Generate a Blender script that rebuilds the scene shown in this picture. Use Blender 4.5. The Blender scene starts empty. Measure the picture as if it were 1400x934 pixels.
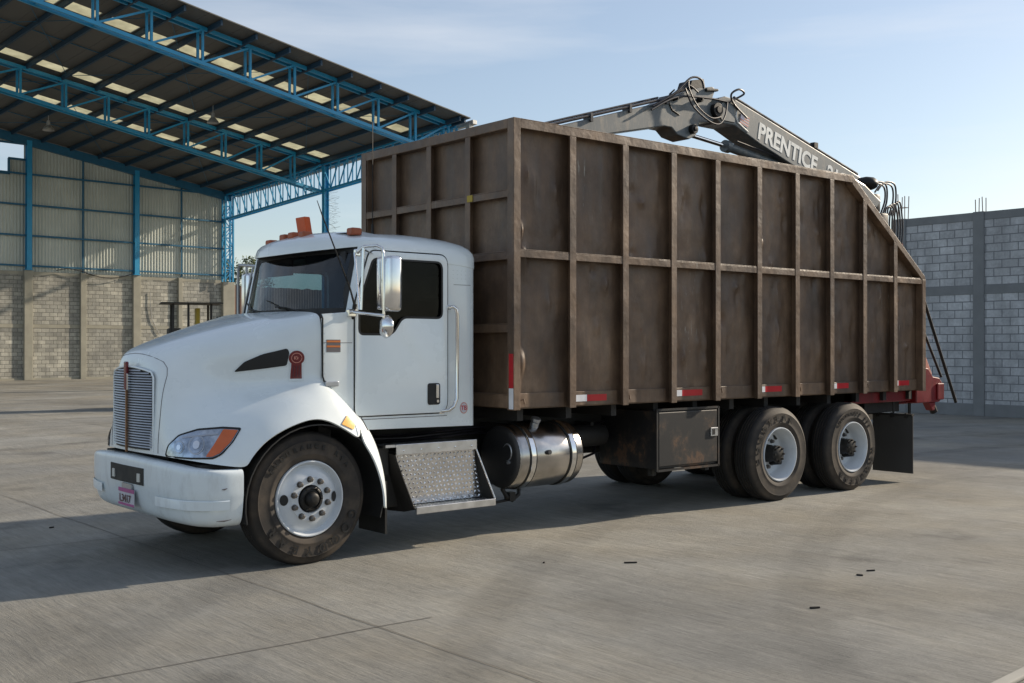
import bpy, bmesh, math, random
from mathutils import Vector, Matrix, noise as mnoise
random.seed(7)
R = math.radians
sc = bpy.context.scene
col = sc.collection
YC = -0.045

# ------------------------------------------------------------------ camera
cam_d = bpy.data.cameras.new('camera'); cam = bpy.data.objects.new('camera', cam_d); col.objects.link(cam)
cam_d.sensor_width = 36; cam_d.lens = 36*1529.24/1400; cam_d.clip_end = 3000; cam_d.clip_start = .05
yaw, pitch, roll = .69887, .004118, .0002
fw = Vector((math.sin(yaw)*math.cos(pitch), math.cos(yaw)*math.cos(pitch), math.sin(pitch)))
rt = Vector((math.cos(yaw), -math.sin(yaw), 0)); up = rt.cross(fw)
rt, up = rt*math.cos(roll)+up*math.sin(roll), up*math.cos(roll)-rt*math.sin(roll)
cam.matrix_world = Matrix(((rt.x, up.x, -fw.x, -6.35054), (rt.y, up.y, -fw.y, -8.82238), (rt.z, up.z, -fw.z, 1.70816), (0, 0, 0, 1)))
sc.camera = cam
sc.render.resolution_x = 1024; sc.render.resolution_y = 683

# ------------------------------------------------------------------ light
SUN_EL, SUN_AZ = R(24), R(-10)          # azimuth measured from +x towards +y
sun_dir = Vector((math.cos(SUN_EL)*math.cos(SUN_AZ), math.cos(SUN_EL)*math.sin(SUN_AZ), math.sin(SUN_EL)))
world = bpy.data.worlds.new('World'); sc.world = world; world.use_nodes = True
nt = world.node_tree; nt.nodes.clear()
out = nt.nodes.new('ShaderNodeOutputWorld'); bg = nt.nodes.new('ShaderNodeBackground')
sky = nt.nodes.new('ShaderNodeTexSky'); sky.sky_type = 'NISHITA'; sky.sun_disc = False
sky.sun_elevation = SUN_EL; sky.sun_rotation = math.pi/2-SUN_AZ
sky.air_density = 1.0; sky.dust_density = .8; sky.ozone_density = 1.6; sky.altitude = 0
bg.inputs[1].default_value = .1
tc = nt.nodes.new('ShaderNodeTexCoord'); mp = nt.nodes.new('ShaderNodeMapping'); mp.inputs['Scale'].default_value = (1.2, 1.2, 9)
nz = nt.nodes.new('ShaderNodeTexNoise'); nz.inputs['Scale'].default_value = 1.6; nz.inputs['Detail'].default_value = 7; nz.inputs['Roughness'].default_value = .55
cr = nt.nodes.new('ShaderNodeMapRange'); cr.inputs[1].default_value = .46; cr.inputs[2].default_value = .78; cr.inputs[3].default_value = .28
mx = nt.nodes.new('ShaderNodeMix'); mx.data_type = 'RGBA'
nt.links.new(tc.outputs['Generated'], mp.inputs[0]); nt.links.new(mp.outputs[0], nz.inputs['Vector']); nt.links.new(nz.outputs['Fac'], cr.inputs[0])
ml = nt.nodes.new('ShaderNodeMath'); ml.operation = 'MULTIPLY'; ml.inputs[1].default_value = .56
nt.links.new(cr.outputs[0], ml.inputs[0]); nt.links.new(ml.outputs[0], mx.inputs[0])
nt.links.new(sky.outputs[0], mx.inputs[6]); mx.inputs[7].default_value = (7.2, 7.25, 7.4, 1)
nt.links.new(mx.outputs[2], bg.inputs[0]); nt.links.new(bg.outputs[0], out.inputs[0])
sd = bpy.data.lights.new('sun', 'SUN'); sd.energy = 4.3; sd.angle = R(1.0); sd.color = (1, .86, .68)
so = bpy.data.objects.new('sun', sd); col.objects.link(so); so.rotation_euler = (-sun_dir).to_track_quat('-Z', 'Y').to_euler()
sc.view_settings.view_transform = 'Standard'; sc.view_settings.look = 'None'; sc.view_settings.exposure = .42; sc.view_settings.gamma = 1

# ------------------------------------------------------------------ materials
def newmat(name):
    m = bpy.data.materials.new(name); m.use_nodes = True; n = m.node_tree.nodes
    return m, m.node_tree, n['Principled BSDF']
def pos_node(t, scale=(1, 1, 1), obj=False):
    g = t.nodes.new('ShaderNodeTexCoord') if obj else t.nodes.new('ShaderNodeNewGeometry')
    p = t.nodes.new('ShaderNodeMapping'); p.inputs['Scale'].default_value = scale
    t.links.new(g.outputs['Object' if obj else 'Position'], p.inputs[0]); return p
def noise(t, vec, scale, detail=5, rough=.6):
    n = t.nodes.new('ShaderNodeTexNoise'); n.inputs['Scale'].default_value = scale; n.inputs['Detail'].default_value = detail; n.inputs['Roughness'].default_value = rough
    t.links.new(vec.outputs[0], n.inputs['Vector']); return n
def ramp(t, src, stops):
    r = t.nodes.new('ShaderNodeValToRGB'); e = r.color_ramp.elements
    while len(e) > 1: e.remove(e[0])
    e[0].position = stops[0][0]; e[0].color = (*stops[0][1], 1)
    for p, c in stops[1:]:
        k = e.new(p); k.color = (*c, 1)
    t.links.new(src, r.inputs[0]); return r
def mixc(t, fac, a, b, mode='MIX'):
    m = t.nodes.new('ShaderNodeMix'); m.data_type = 'RGBA'; m.blend_type = mode
    for v, i in ((fac, 0), (a, 6), (b, 7)):
        if hasattr(v, 'links'): t.links.new(v, m.inputs[i])
        elif i == 0: m.inputs[0].default_value = v
        else: m.inputs[i].default_value = (*v, 1)
    return m.outputs[2]
def bump(t, bsdf, h, strength=.3, dist=.01, prev=None):
    b = t.nodes.new('ShaderNodeBump'); b.inputs['Strength'].default_value = strength; b.inputs['Distance'].default_value = dist
    t.links.new(h, b.inputs['Height'])
    if prev: t.links.new(prev.outputs[0], b.inputs['Normal'])
    t.links.new(b.outputs[0], bsdf.inputs['Normal']); return b
def G(x): return (x, x, x)
def simple(name, c, rough=.5, metal=0, coat=0, var=.12, scale=6, bmp=0, dirt=None, emis=None):
    m, t, b = newmat(name); p = pos_node(t); n = noise(t, p, scale)
    lo = tuple(v*(1-var) for v in c); hi = tuple(min(1, v*(1+var)) for v in c)
    r = ramp(t, n.outputs[0], [(.3, lo), (.7, hi)]); src = r.outputs[0]
    if dirt:
        n2 = noise(t, pos_node(t, (1, 1, .35)), 9, 8, .7); r2 = ramp(t, n2.outputs[0], [(.5, G(0)), (.75, G(1))])
        src = mixc(t, r2.outputs[0], src, dirt)
    t.links.new(src, b.inputs['Base Color']); b.inputs['Roughness'].default_value = rough; b.inputs['Metallic'].default_value = metal
    b.inputs['Coat Weight'].default_value = coat; b.inputs['Coat Roughness'].default_value = .06
    rr = ramp(t, n.outputs[0], [(.3, G(max(0, rough*.85))), (.7, G(min(1, rough*1.15)))]); t.links.new(rr.outputs[0], b.inputs['Roughness'])
    if bmp: bump(t, b, noise(t, p, scale*6).outputs[0], bmp, .004)
    return m
M = {}
M['paint'] = simple('white_paint', (.79, .855, .875), .27, 0, .55, .05, 1.6, .02)
M['bumper_paint'] = simple('bumper_paint', (.74, .81, .84), .36, 0, .3, .05, 1.5, .02, dirt=(.60, .65, .67))
M['rubber_seal'] = simple('rubber_seal', G(.012), .6)
M['flap'] = simple('flap_rubber', (.05, .049, .048), .7, bmp=.2)
M['black_plastic'] = simple('black_plastic', G(.018), .5, bmp=.15)
M['frame_black'] = simple('frame_black', (.016, .015, .014), .65, bmp=.3)
M['chrome'] = simple('chrome', G(.78), .10, 1, var=.05)
M['tank_metal'] = simple('tank_metal', (.50, .48, .46), .22, 1, var=.25, scale=4, bmp=.06)
M['tank_end'] = simple('tank_end', (.06, .06, .062), .4, .6)
M['alu'] = simple('aluminium', (.62, .62, .63), .32, 1, var=.12, scale=10)
M['plate_alu'] = simple('bright_tread_plate', G(.80), .2, 1, var=.1, scale=12)
M['slat'] = simple('grille_metal', (.44, .46, .49), .33, .75, var=.08)
M['rim'] = simple('rim_paint', (.60, .64, .68), .34, 0, .3, .06, 5, bmp=.02)
M['hub'] = simple('hub_iron', (.011, .011, .011), .5, .3, bmp=.3)
M['lug'] = simple('lug_steel', (.16, .15, .14), .3, .8)
M['red_tape'] = simple('red_tape', (.50, .008, .015), .35)
M['white_tape'] = simple('white_tape', (.78, .80, .84), .35)
M['amber'] = simple('amber_lens', (.62, .13, .03), .25, 0, .5)
M['amber_dull'] = simple('dull_amber_lens', (.36, .085, .03), .5)
M['beacon'] = simple('beacon_lens', (.60, .085, .008), .45)
M['yellow_dec'] = simple('amber_marker', (.85, .38, .02), .25, 0, .4)
M['redframe'] = simple('red_frame', (.17, .006, .010), .42, dirt=(.08, .01, .01))
M['pinkred'] = simple('faded_red_part', (.62, .26, .20), .6)
M['crane'] = simple('crane_grey_paint', (.115, .135, .145), .5, 0, .1, .14, 3, .06, dirt=(.28, .25, .21))
M['crane_under'] = M['crane']
M['letter'] = simple('letter_paint', (.80, .82, .80), .5, dirt=(.55, .56, .54))
M['letterw'] = simple('letter_white', G(.75), .5)
M['hose'] = simple('hose_rubber', (.02, .018, .024), .4)
M['pipe'] = simple('painted_pipe', (.03, .035, .045), .75)
M['emblem'] = simple('emblem_red', (.15, .008, .014), .25, .2, .6)
M['emblem_dark'] = simple('emblem_dark', (.07, .01, .02), .3)
M['brass'] = simple('grille_badge_bar', (.32, .18, .10), .35, .6)
M['stick_orange'] = simple('sticker_orange', (.55, .16, .03), .5)
M['stick_grey'] = simple('sticker_grey', (.12, .11, .12), .5)
M['plate_w'] = simple('plate_white', (.55, .55, .60), .4)
M['plate_p'] = simple('plate_pink', (.40, .08, .26), .4)
M['seat'] = simple('seat_fabric', (.075, .08, .095), .9)
M['dash'] = simple('dash_plastic', (.025, .027, .03), .7)
M['lamp_glass'] = simple('lamp_reflector', (.40, .45, .52), .13, .75, 0, .45, 14)
M['hook_white'] = simple('hook_plate_paint', (.6, .6, .55), .5)
M['pillar'] = simple('concrete_pillar', (.35, .335, .275), .85, var=.16, scale=1.5, bmp=.3)
M['pillar_r'] = simple('concrete_beam', (.20, .21, .215), .85, var=.16, scale=1.5, bmp=.3)
M['blue'] = simple('blue_steel', (.02, .29, .54), .42, 0, .1, .12, 2)
M['blue_dark'] = simple('blue_steel_rail', (.015, .12, .22), .5)
M['purlin'] = simple('shaded_purlin_blue', (.012, .045, .085), .6)  # blue steel darkened in its colour to carry the shade under the roof
M['galv'] = simple('galvanised', (.4, .4, .39), .5, .5)
M['rebar'] = simple('rebar', (.16, .10, .08), .8)
M['mach'] = simple('machine_dark', (.03, .028, .024), .7)
M['yellow'] = simple('machine_yellow', (.42, .30, .03), .6)
M['bark'] = simple('bark', (.10, .075, .05), .9)
M['debris'] = simple('dark_debris', (.02, .017, .015), .9)
M['rust_wall'] = simple('rusty_fence', (.11, .055, .04), .9, var=.35, scale=.5)

def mat_box():
    m, t, b = newmat('brown_rusty_steel')
    n0 = noise(t, pos_node(t, (1, 1, .8)), 1.5, 9, .68)
    r0 = ramp(t, n0.outputs[0], [(.28, (.062, .042, .031)), (.45, (.112, .073, .048)), (.56, (.158, .102, .064)), (.72, (.255, .170, .108))])
    n1 = noise(t, pos_node(t, (3.2, 3.2, .40)), 2.6, 8, .66)
    r1 = ramp(t, n1.outputs[0], [(.3, G(.72)), (.5, G(1)), (.72, G(1.35))])
    c = mixc(t, .8, r0.outputs[0], r1.outputs[0], 'MULTIPLY')
    n2 = noise(t, pos_node(t, (5, 5, .6)), 6, 9, .7); r2 = ramp(t, n2.outputs[0], [(.60, G(0)), (.76, G(.55))])
    c = mixc(t, r2.outputs[0], c, (.20, .155, .115))
    n3 = noise(t, pos_node(t), 6, 10, .75); r3 = ramp(t, n3.outputs[0], [(.64, G(0)), (.70, G(.8))]); c = mixc(t, r3.outputs[0], c, (.13, .045, .018))
    n4 = noise(t, pos_node(t, (6, 6, 2.0)), 5, 9, .7); r4 = ramp(t, n4.outputs[0], [(.66, G(0)), (.74, G(.8))]); c = mixc(t, r4.outputs[0], c, (.026, .020, .018))
    # thin pale scratches and paint runs, only in places
    n5 = noise(t, pos_node(t, (34, 34, 1.7)), 2.0, 4, .6); r5 = ramp(t, n5.outputs[0], [(.665, G(0)), (.70, G(1))])
    n6 = noise(t, pos_node(t), .75, 2, .5); r6 = ramp(t, n6.outputs[0], [(.52, G(0)), (.62, G(.85))])
    mm = mixc(t, 1, r5.outputs[0], r6.outputs[0], 'MULTIPLY'); c = mixc(t, mm, c, (.40, .40, .36))
    t.links.new(c, b.inputs['Base Color'])
    rr = ramp(t, n1.outputs[0], [(.3, G(.36)), (.7, G(.60))]); t.links.new(rr.outputs[0], b.inputs['Roughness'])
    bb = bump(t, b, noise(t, pos_node(t), 2.6, 4, .5).outputs[0], .6, .04)
    bump(t, b, noise(t, pos_node(t), 40, 6, .7).outputs[0], .3, .004, bb)
    return m
M['box'] = mat_box()
def mat_toolbox():
    m, t, b = newmat('worn_black_steel')
    n = noise(t, pos_node(t, (1, 1, .8)), 3.5, 10, .72)
    r = ramp(t, n.outputs[0], [(.48, (.014, .014, .015)), (.56, (.036, .028, .023)), (.62, (.12, .065, .036)), (.72, (.02, .018, .016))])
    t.links.new(r.outputs[0], b.inputs['Base Color']); b.inputs['Roughness'].default_value = .5; bump(t, b, n.outputs[0], .3, .005); return m
M['toolbox'] = mat_toolbox()
def mat_tyre():
    m, t, b = newmat('dusty_tyre')
    n = noise(t, pos_node(t), 5, 6, .6)
    at = t.nodes.new('ShaderNodeTexCoord'); sp = t.nodes.new('ShaderNodeSeparateXYZ'); t.links.new(at.outputs['Normal'], sp.inputs[0])
    ab = t.nodes.new('ShaderNodeMath'); ab.operation = 'ABSOLUTE'; t.links.new(sp.outputs['Y'], ab.inputs[0])
    r = ramp(t, ab.outputs[0], [(.3, G(0)), (.9, G(1))])
    c1 = ramp(t, n.outputs[0], [(.3, (.009, .009, .010)), (.7, (.018, .017, .016))]).outputs[0]
    c2 = ramp(t, n.outputs[0], [(.28, (.018, .016, .015)), (.48, (.038, .031, .025)), (.70, (.082, .063, .046))]).outputs[0]
    t.links.new(mixc(t, r.outputs[0], c1, c2), b.inputs['Base Color']); b.inputs['Roughness'].default_value = .75
    return m
M['tyre'] = mat_tyre()
M['tyre_dark'] = simple('tyre_letter_rubber', (.008, .008, .008), .55)
def mat_blocks(name, ca, cb, cc, mortar, axis, rot=0, bw=.4, rh=.2):
    m, t, b = newmat(name)
    g = t.nodes.new('ShaderNodeNewGeometry'); s = t.nodes.new('ShaderNodeSeparateXYZ'); t.links.new(g.outputs['Position'], s.inputs[0])
    cmb = t.nodes.new('ShaderNodeCombineXYZ'); t.links.new(s.outputs[axis], cmb.inputs[0]); t.links.new(s.outputs['Z'], cmb.inputs[1])
    br = t.nodes.new('ShaderNodeTexBrick'); t.links.new(cmb.outputs[0], br.inputs['Vector'])
    br.inputs['Scale'].default_value = 1; br.inputs['Brick Width'].default_value = bw; br.inputs['Row Height'].default_value = rh
    br.inputs['Mortar Size'].default_value = .013; br.inputs['Mortar Smooth'].default_value = .3; br.inputs['Bias'].default_value = 0
    br.inputs['Color1'].default_value = (*ca, 1); br.inputs['Color2'].default_value = (*cb, 1); br.inputs['Mortar'].default_value = (*mortar, 1)
    n = noise(t, pos_node(t), .55, 5, .6); r = ramp(t, n.outputs[0], [(.35, G(0)), (.68, G(.75))])
    c = mixc(t, r.outputs[0], br.outputs['Color'], cc)
    n2 = noise(t, pos_node(t), 14, 6, .7); r2 = ramp(t, n2.outputs[0], [(.2, G(.72)), (.8, G(1.2))])
    c = mixc(t, 1.0, c, r2.outputs[0], 'MULTIPLY')
    ns = noise(t, pos_node(t, (1.6, 1.6, .3)), 1.1, 8, .68); rs_ = ramp(t, ns.outputs[0], [(.3, G(.68)), (.5, G(1)), (.7, G(1.18))]); c = mixc(t, .9, c, rs_.outputs[0], 'MULTIPLY')
    nl = noise(t, pos_node(t), 2.3, 3, .5); rl_ = ramp(t, nl.outputs[0], [(.35, G(.82)), (.65, G(1.15))]); c = mixc(t, .8, c, rl_.outputs[0], 'MULTIPLY')
    # keep mortar lines visible over the blotches
    c = mixc(t, br.outputs['Fac'], c, mortar)
    t.links.new(c, b.inputs['Base Color']); b.inputs['Roughness'].default_value = .9
    iv = t.nodes.new('ShaderNodeMath'); iv.operation = 'SUBTRACT'; iv.inputs[0].default_value = 1; t.links.new(br.outputs['Fac'], iv.inputs[1])
    bb = bump(t, b, iv.outputs[0], .6, .012); bump(t, b, n2.outputs[0], .3, .006, bb)
    return m
M['blocks_l'] = mat_blocks('warm_block_wall', (.60, .58, .50), (.32, .315, .28), (.27, .27, .25), (.13, .13, .12), 'X')
M['blocks_r'] = mat_blocks('grey_block_wall', (.56, .575, .585), (.42, .435, .45), (.36, .37, .38), (.19, .20, .21), 'Y')
def mat_cladding():
    m, t, b = newmat('cladding_sheet')
    n = noise(t, pos_node(t, (1, 1, .3)), .8, 6, .6)
    r = ramp(t, n.outputs[0], [(.3, (.42, .45, .41)), (.7, (.57, .60, .55))]); t.links.new(r.outputs[0], b.inputs['Base Color'])
    b.inputs['Roughness'].default_value = .5; b.inputs['Metallic'].default_value = .15; return m
M['clad'] = mat_cladding()
M['roof'] = simple('roof_sheet', (.105, .105, .10), .6, .1, 0, .15, .4)
def mat_sky_panel():
    m = bpy.data.materials.new('translucent_panel'); m.use_nodes = True; t = m.node_tree; t.nodes.clear()
    o = t.nodes.new('ShaderNodeOutputMaterial'); a = t.nodes.new('ShaderNodeBsdfTranslucent'); a.inputs[0].default_value = (.85, .84, .72, 1)
    d = t.nodes.new('ShaderNodeBsdfDiffuse'); d.inputs[0].default_value = (.7, .68, .5, 1)
    n = noise(t, pos_node(t), 1.5, 4, .6); rr = ramp(t, n.outputs[0], [(.3, (.55, .54, .44)), (.7, (.76, .75, .62))]); t.links.new(rr.outputs[0], a.inputs[0])
    x = t.nodes.new('ShaderNodeMixShader'); x.inputs[0].default_value = .12
    t.links.new(a.outputs[0], x.inputs[1]); t.links.new(d.outputs[0], x.inputs[2]); t.links.new(x.outputs[0], o.inputs[0]); return m
M['skylight'] = mat_sky_panel()
def mat_glass(name, tint, gl=1.0):
    m = bpy.data.materials.new(name); m.use_nodes = True; t = m.node_tree; t.nodes.clear()
    o = t.nodes.new('ShaderNodeOutputMaterial'); a = t.nodes.new('ShaderNodeBsdfTransparent'); a.inputs[0].default_value = (*tint, 1)
    g = t.nodes.new('ShaderNodeBsdfGlossy'); g.inputs['Roughness'].default_value = .02; g.inputs[0].default_value = (1, 1, 1, 1)
    lw = t.nodes.new('ShaderNodeFresnel'); lw.inputs[0].default_value = 1.5
    n = noise(t, pos_node(t), 2.5, 6, .7); rr = ramp(t, n.outputs[0], [(.35, G(.75*gl)), (.75, G(1.35*gl))])
    mu = t.nodes.new('ShaderNodeMath'); mu.operation = 'MULTIPLY'; t.links.new(lw.outputs[0], mu.inputs[0]); t.links.new(rr.outputs[0], mu.inputs[1])
    x = t.nodes.new('ShaderNodeMixShader'); t.links.new(mu.outputs[0], x.inputs[0])
    t.links.new(a.outputs[0], x.inputs[1]); t.links.new(g.outputs[0], x.inputs[2]); t.links.new(x.outputs[0], o.inputs[0]); return m
M['windshield'] = mat_glass('windshield_glass', (.24, .34, .40), .95)
M['far_glass'] = mat_glass('side_window_glass', (.66, .76, .76), .3)
M['tint'] = mat_glass('tinted_window_glass', (.24, .28, .30), .22)
M['lens'] = mat_glass('clear_lens', (.9, .92, .95), 1.0)
def mat_ground():
    m, t, b = newmat('broomed_concrete')
    big = noise(t, pos_node(t), .30, 8, .62)
    r = ramp(t, big.outputs[0], [(.30, (.145, .145, .134)), (.42, (.190, .189, .174)), (.52, (.225, .223, .203)), (.62, (.265, .262, .238)), (.75, (.325, .321, .295))])
    # slabs poured on different days
    g = t.nodes.new('ShaderNodeNewGeometry'); mp_ = t.nodes.new('ShaderNodeMapping'); mp_.inputs['Scale'].default_value = (.205, .26, 0); mp_.inputs['Location'].default_value = (.53, .81, 0)
    fl = t.nodes.new('ShaderNodeVectorMath'); fl.operation = 'FLOOR'; wn = t.nodes.new('ShaderNodeTexWhiteNoise'); wn.noise_dimensions = '2D'
    t.links.new(g.outputs['Position'], mp_.inputs[0]); t.links.new(mp_.outputs[0], fl.inputs[0]); t.links.new(fl.outputs[0], wn.inputs['Vector'])
    rw_ = ramp(t, wn.outputs[0], [(0, G(.93)), (1, G(1.07))]); c = mixc(t, 1, r.outputs[0], rw_.outputs[0], 'MULTIPLY')
    # broom streaks, slightly bent
    wv = noise(t, pos_node(t), .5, 2, .5); base = pos_node(t)
    ad = t.nodes.new('ShaderNodeVectorMath'); ad.operation = 'MULTIPLY_ADD'; ad.inputs[1].default_value = (.12, .12, 0)
    t.links.new(wv.outputs['Color'], ad.inputs[0]); t.links.new(base.outputs[0], ad.inputs[2])
    def mapd(s):
        q = t.nodes.new('ShaderNodeMapping'); q.inputs['Scale'].default_value = s; q.inputs['Rotation'].default_value = (0, 0, -.06); t.links.new(ad.outputs[0], q.inputs[0]); return q
    st = noise(t, mapd((6.5, .6, 1)), 2.2, 10, .74); rs = ramp(t, st.outputs[0], [(.25, G(.50)), (.45, G(.94)), (.55, G(1.05)), (.75, G(1.36))])
    c = mixc(t, .6, c, rs.outputs[0], 'MULTIPLY')
    st2 = noise(t, mapd((30, 1.5, 1)), 2.2, 7, .7); rs2 = ramp(t, st2.outputs[0], [(.3, G(.76)), (.7, G(1.22))])
    c = mixc(t, .75, c, rs2.outputs[0], 'MULTIPLY')
    mid = noise(t, pos_node(t), 1.1, 10, .72); rm = ramp(t, mid.outputs[0], [(.28, G(.66)), (.42, G(.92)), (.55, G(1.04)), (.75, G(1.25))])
    c = mixc(t, .85, c, rm.outputs[0], 'MULTIPLY')
    warm = noise(t, pos_node(t), .45, 5, .6); rwm = ramp(t, warm.outputs[0], [(.4, (1, 1, 1)), (.65, (1.06, 1.0, .90))]); c = mixc(t, 1, c, rwm.outputs[0], 'MULTIPLY')
    sp = noise(t, pos_node(t), 22, 8, .8); rp = ramp(t, sp.outputs[0], [(.58, G(1)), (.68, G(.5))])
    c = mixc(t, .8, c, rp.outputs[0], 'MULTIPLY')
    spl = noise(t, pos_node(t), 15, 8, .8); rpl = ramp(t, spl.outputs[0], [(.64, G(0)), (.72, G(.5))]); c = mixc(t, rpl.outputs[0], c, (.36, .35, .32))
    oil = noise(t, pos_node(t), .7, 4, .6); ro = ramp(t, oil.outputs[0], [(.60, G(1)), (.70, G(.66))])
    c = mixc(t, 1, c, ro.outputs[0], 'MULTIPLY')
    # faint curved tyre tracks
    wa = t.nodes.new('ShaderNodeTexWave'); wa.wave_type = 'RINGS'; wa.rings_direction = 'Z'; wa.inputs['Scale'].default_value = .16; wa.inputs['Distortion'].default_value = 1.2; wa.inputs['Detail'].default_value = 3; wa.inputs['Detail Scale'].default_value = .6
    pw = t.nodes.new('ShaderNodeMapping'); pw.inputs['Location'].default_value = (-9, 16, 0); t.links.new(g.outputs['Position'], pw.inputs[0]); t.links.new(pw.outputs[0], wa.inputs['Vector'])
    rwv = ramp(t, wa.outputs[0], [(.90, G(1)), (.97, G(.86))]); c = mixc(t, .9, c, rwv.outputs[0], 'MULTIPLY')
    t.links.new(c, b.inputs['Base Color']); b.inputs['Roughness'].default_value = .88
    b1 = bump(t, b, st.outputs[0], .6, .016); b2 = bump(t, b, st2.outputs[0], .5, .007, b1); b3 = bump(t, b, mid.outputs[0], .5, .03, b2); bump(t, b, sp.outputs[0], .4, .006, b3)
    return m
M['ground'] = mat_ground()
M['joint'] = simple('joint_filler', (.13, .12, .105), .9, var=.3, scale=3)
M['kerb'] = simple('kerb_concrete', (.36, .35, .31), .85, var=.15, scale=3, bmp=.3)
def mat_leaf():
    m, t, b = newmat('leaves'); n = noise(t, pos_node(t), 3, 4, .6)
    r = ramp(t, n.outputs[0], [(.3, (.045, .075, .02)), (.7, (.12, .15, .05))]); t.links.new(r.outputs[0], b.inputs['Base Color']); b.inputs['Roughness'].default_value = .7; return m
M['leaf'] = mat_leaf()

# ------------------------------------------------------------------ helpers
WL = {}
def tag(o, label=None, cat=None, group=None, kind=None):
    if label: o['label'] = label
    if cat: o['category'] = cat
    if group: o['group'] = group
    if kind: o['kind'] = kind
    return o
def empty(name, loc, parent=None, **k):
    o = bpy.data.objects.new(name, None); col.objects.link(o); o.empty_display_size = .2
    wl = Vector(loc); WL[o.name] = wl
    if parent: o.parent = parent; o.location = wl-WL[parent.name]
    else: o.location = wl
    return tag(o, **k)
def link_mesh(name, me, mat, parent=None, origin=None, smooth=False, **k):
    vs = [v.co for v in me.vertices]
    if origin is None:
        if not vs: origin = Vector((0, 0, 0))
        else:
            mn = Vector([min(v[i] for v in vs) for i in range(3)]); mxx = Vector([max(v[i] for v in vs) for i in range(3)])
            origin = (mn+mxx)/2
            if parent is None: origin.z = mn.z
    origin = Vector(origin); me.transform(Matrix.Translation(-origin))
    o = bpy.data.objects.new(name, me); col.objects.link(o); WL[o.name] = origin
    for m in (mat if isinstance(mat, (list, tuple)) else [mat]): me.materials.append(m)
    if parent: o.parent = parent; o.location = origin-WL[parent.name]
    else: o.location = origin
    if smooth:
        for p in me.polygons: p.use_smooth = True
        try: me.set_sharp_from_angle(angle=R(smooth if smooth > 1 else 38))
        except Exception: pass
    return tag(o, **k)
class MB:
    def __init__(s): s.bm = bmesh.new()
    def box(s, a, b, mi=0):
        x0, y0, z0 = a; x1, y1, z1 = b
        v = [s.bm.verts.new(p) for p in ((x0, y0, z0), (x1, y0, z0), (x1, y1, z0), (x0, y1, z0), (x0, y0, z1), (x1, y0, z1), (x1, y1, z1), (x0, y1, z1))]
        for f in ((0, 3, 2, 1), (4, 5, 6, 7), (0, 1, 5, 4), (1, 2, 6, 5), (2, 3, 7, 6), (3, 0, 4, 7)):
            q = s.bm.faces.new([v[i] for i in f]); q.material_index = mi
        return s
    def bar(s, p, q, w, h=None, mi=0, upv=(0, 0, 1)):
        p = Vector(p); q = Vector(q); h = h or w; d = (q-p).normalized(); u = Vector(upv)
        if abs(d.dot(u)) > .97: u = Vector((0, 1, 0))
        r_ = d.cross(u).normalized(); u = r_.cross(d).normalized(); vs = []
        for e in (p, q):
            for sx, sy in ((-1, -1), (1, -1), (1, 1), (-1, 1)): vs.append(s.bm.verts.new(e+r_*sx*w/2+u*sy*h/2))
        for f in ((0, 3, 2, 1), (4, 5, 6, 7), (0, 1, 5, 4), (1, 2, 6, 5), (2, 3, 7, 6), (3, 0, 4, 7)):
            q_ = s.bm.faces.new([vs[i] for i in f]); q_.material_index = mi
        return s
    def tube(s, pts, r, n=10, cap=True, mi=0):
        pts = [Vector(p) for p in pts]; rings = []
        rs = r if isinstance(r, (list, tuple)) else [r]*len(pts); pu = None
        for i, p in enumerate(pts):
            d = (pts[min(i+1, len(pts)-1)]-pts[max(i-1, 0)]).normalized()
            u = pu if pu is not None else (Vector((0, 0, 1)) if abs(d.z) < .9 else Vector((0, 1, 0)))
            a = d.cross(u).normalized(); u = a.cross(d).normalized(); pu = u
            rings.append([s.bm.verts.new(p+(a*math.cos(t)+u*math.sin(t))*rs[i]) for t in [2*math.pi*k/n for k in range(n)]])
        for A, B in zip(rings, rings[1:]):
            for k in range(n):
                f = s.bm.faces.new((A[k], A[(k+1) % n], B[(k+1) % n], B[k])); f.material_index = mi
        if cap:
            for rr in (rings[0][::-1], rings[-1]):
                f = s.bm.faces.new(rr); f.material_index = mi
        return s
    def lathe(s, prof, c, axis='y', n=48, mi=0, sgn=1, capends=False):
        # prof: list of (radius, offset along axis)
        c = Vector(c); rings = []
        for r, o in prof:
            ring = []
            for k in range(n):
                t = 2*math.pi*k/n; a, b_ = r*math.cos(t), r*math.sin(t)
                p = {'y': Vector((a, o*sgn, b_)), 'x': Vector((o*sgn, a, b_)), 'z': Vector((a, b_, o*sgn))}[axis]
                ring.append(s.bm.verts.new(c+p))
            rings.append(ring)
        for A, B in zip(rings, rings[1:]):
            for k in range(n):
                f = s.bm.faces.new((A[k], A[(k+1) % n], B[(k+1) % n], B[k])); f.material_index = mi
        if capends:
            for rr in (rings[0], rings[-1]):
                f = s.bm.faces.new(rr); f.material_index = mi
        return s
    def prism(s, pts, vec, mi=0):
        vec = Vector(vec); A = [s.bm.verts.new(p) for p in pts]; B = [s.bm.verts.new(Vector(p)+vec) for p in pts]; n = len(pts)
        f = s.bm.faces.new(A[::-1]); f.material_index = mi; f = s.bm.faces.new(B); f.material_index = mi
        for k in range(n):
            f = s.bm.faces.new((A[k], A[(k+1) % n], B[(k+1) % n], B[k])); f.material_index = mi
        return s
    def grid(s, rows, mi=0, close=False):
        V = [[s.bm.verts.new(p) for p in r] for r in rows]
        for A, B in zip(V, V[1:]):
            n = len(A)
            for k in range(n if close else n-1):
                f = s.bm.faces.new((A[k], A[(k+1) % n], B[(k+1) % n], B[k])); f.material_index = mi
        return V
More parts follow.
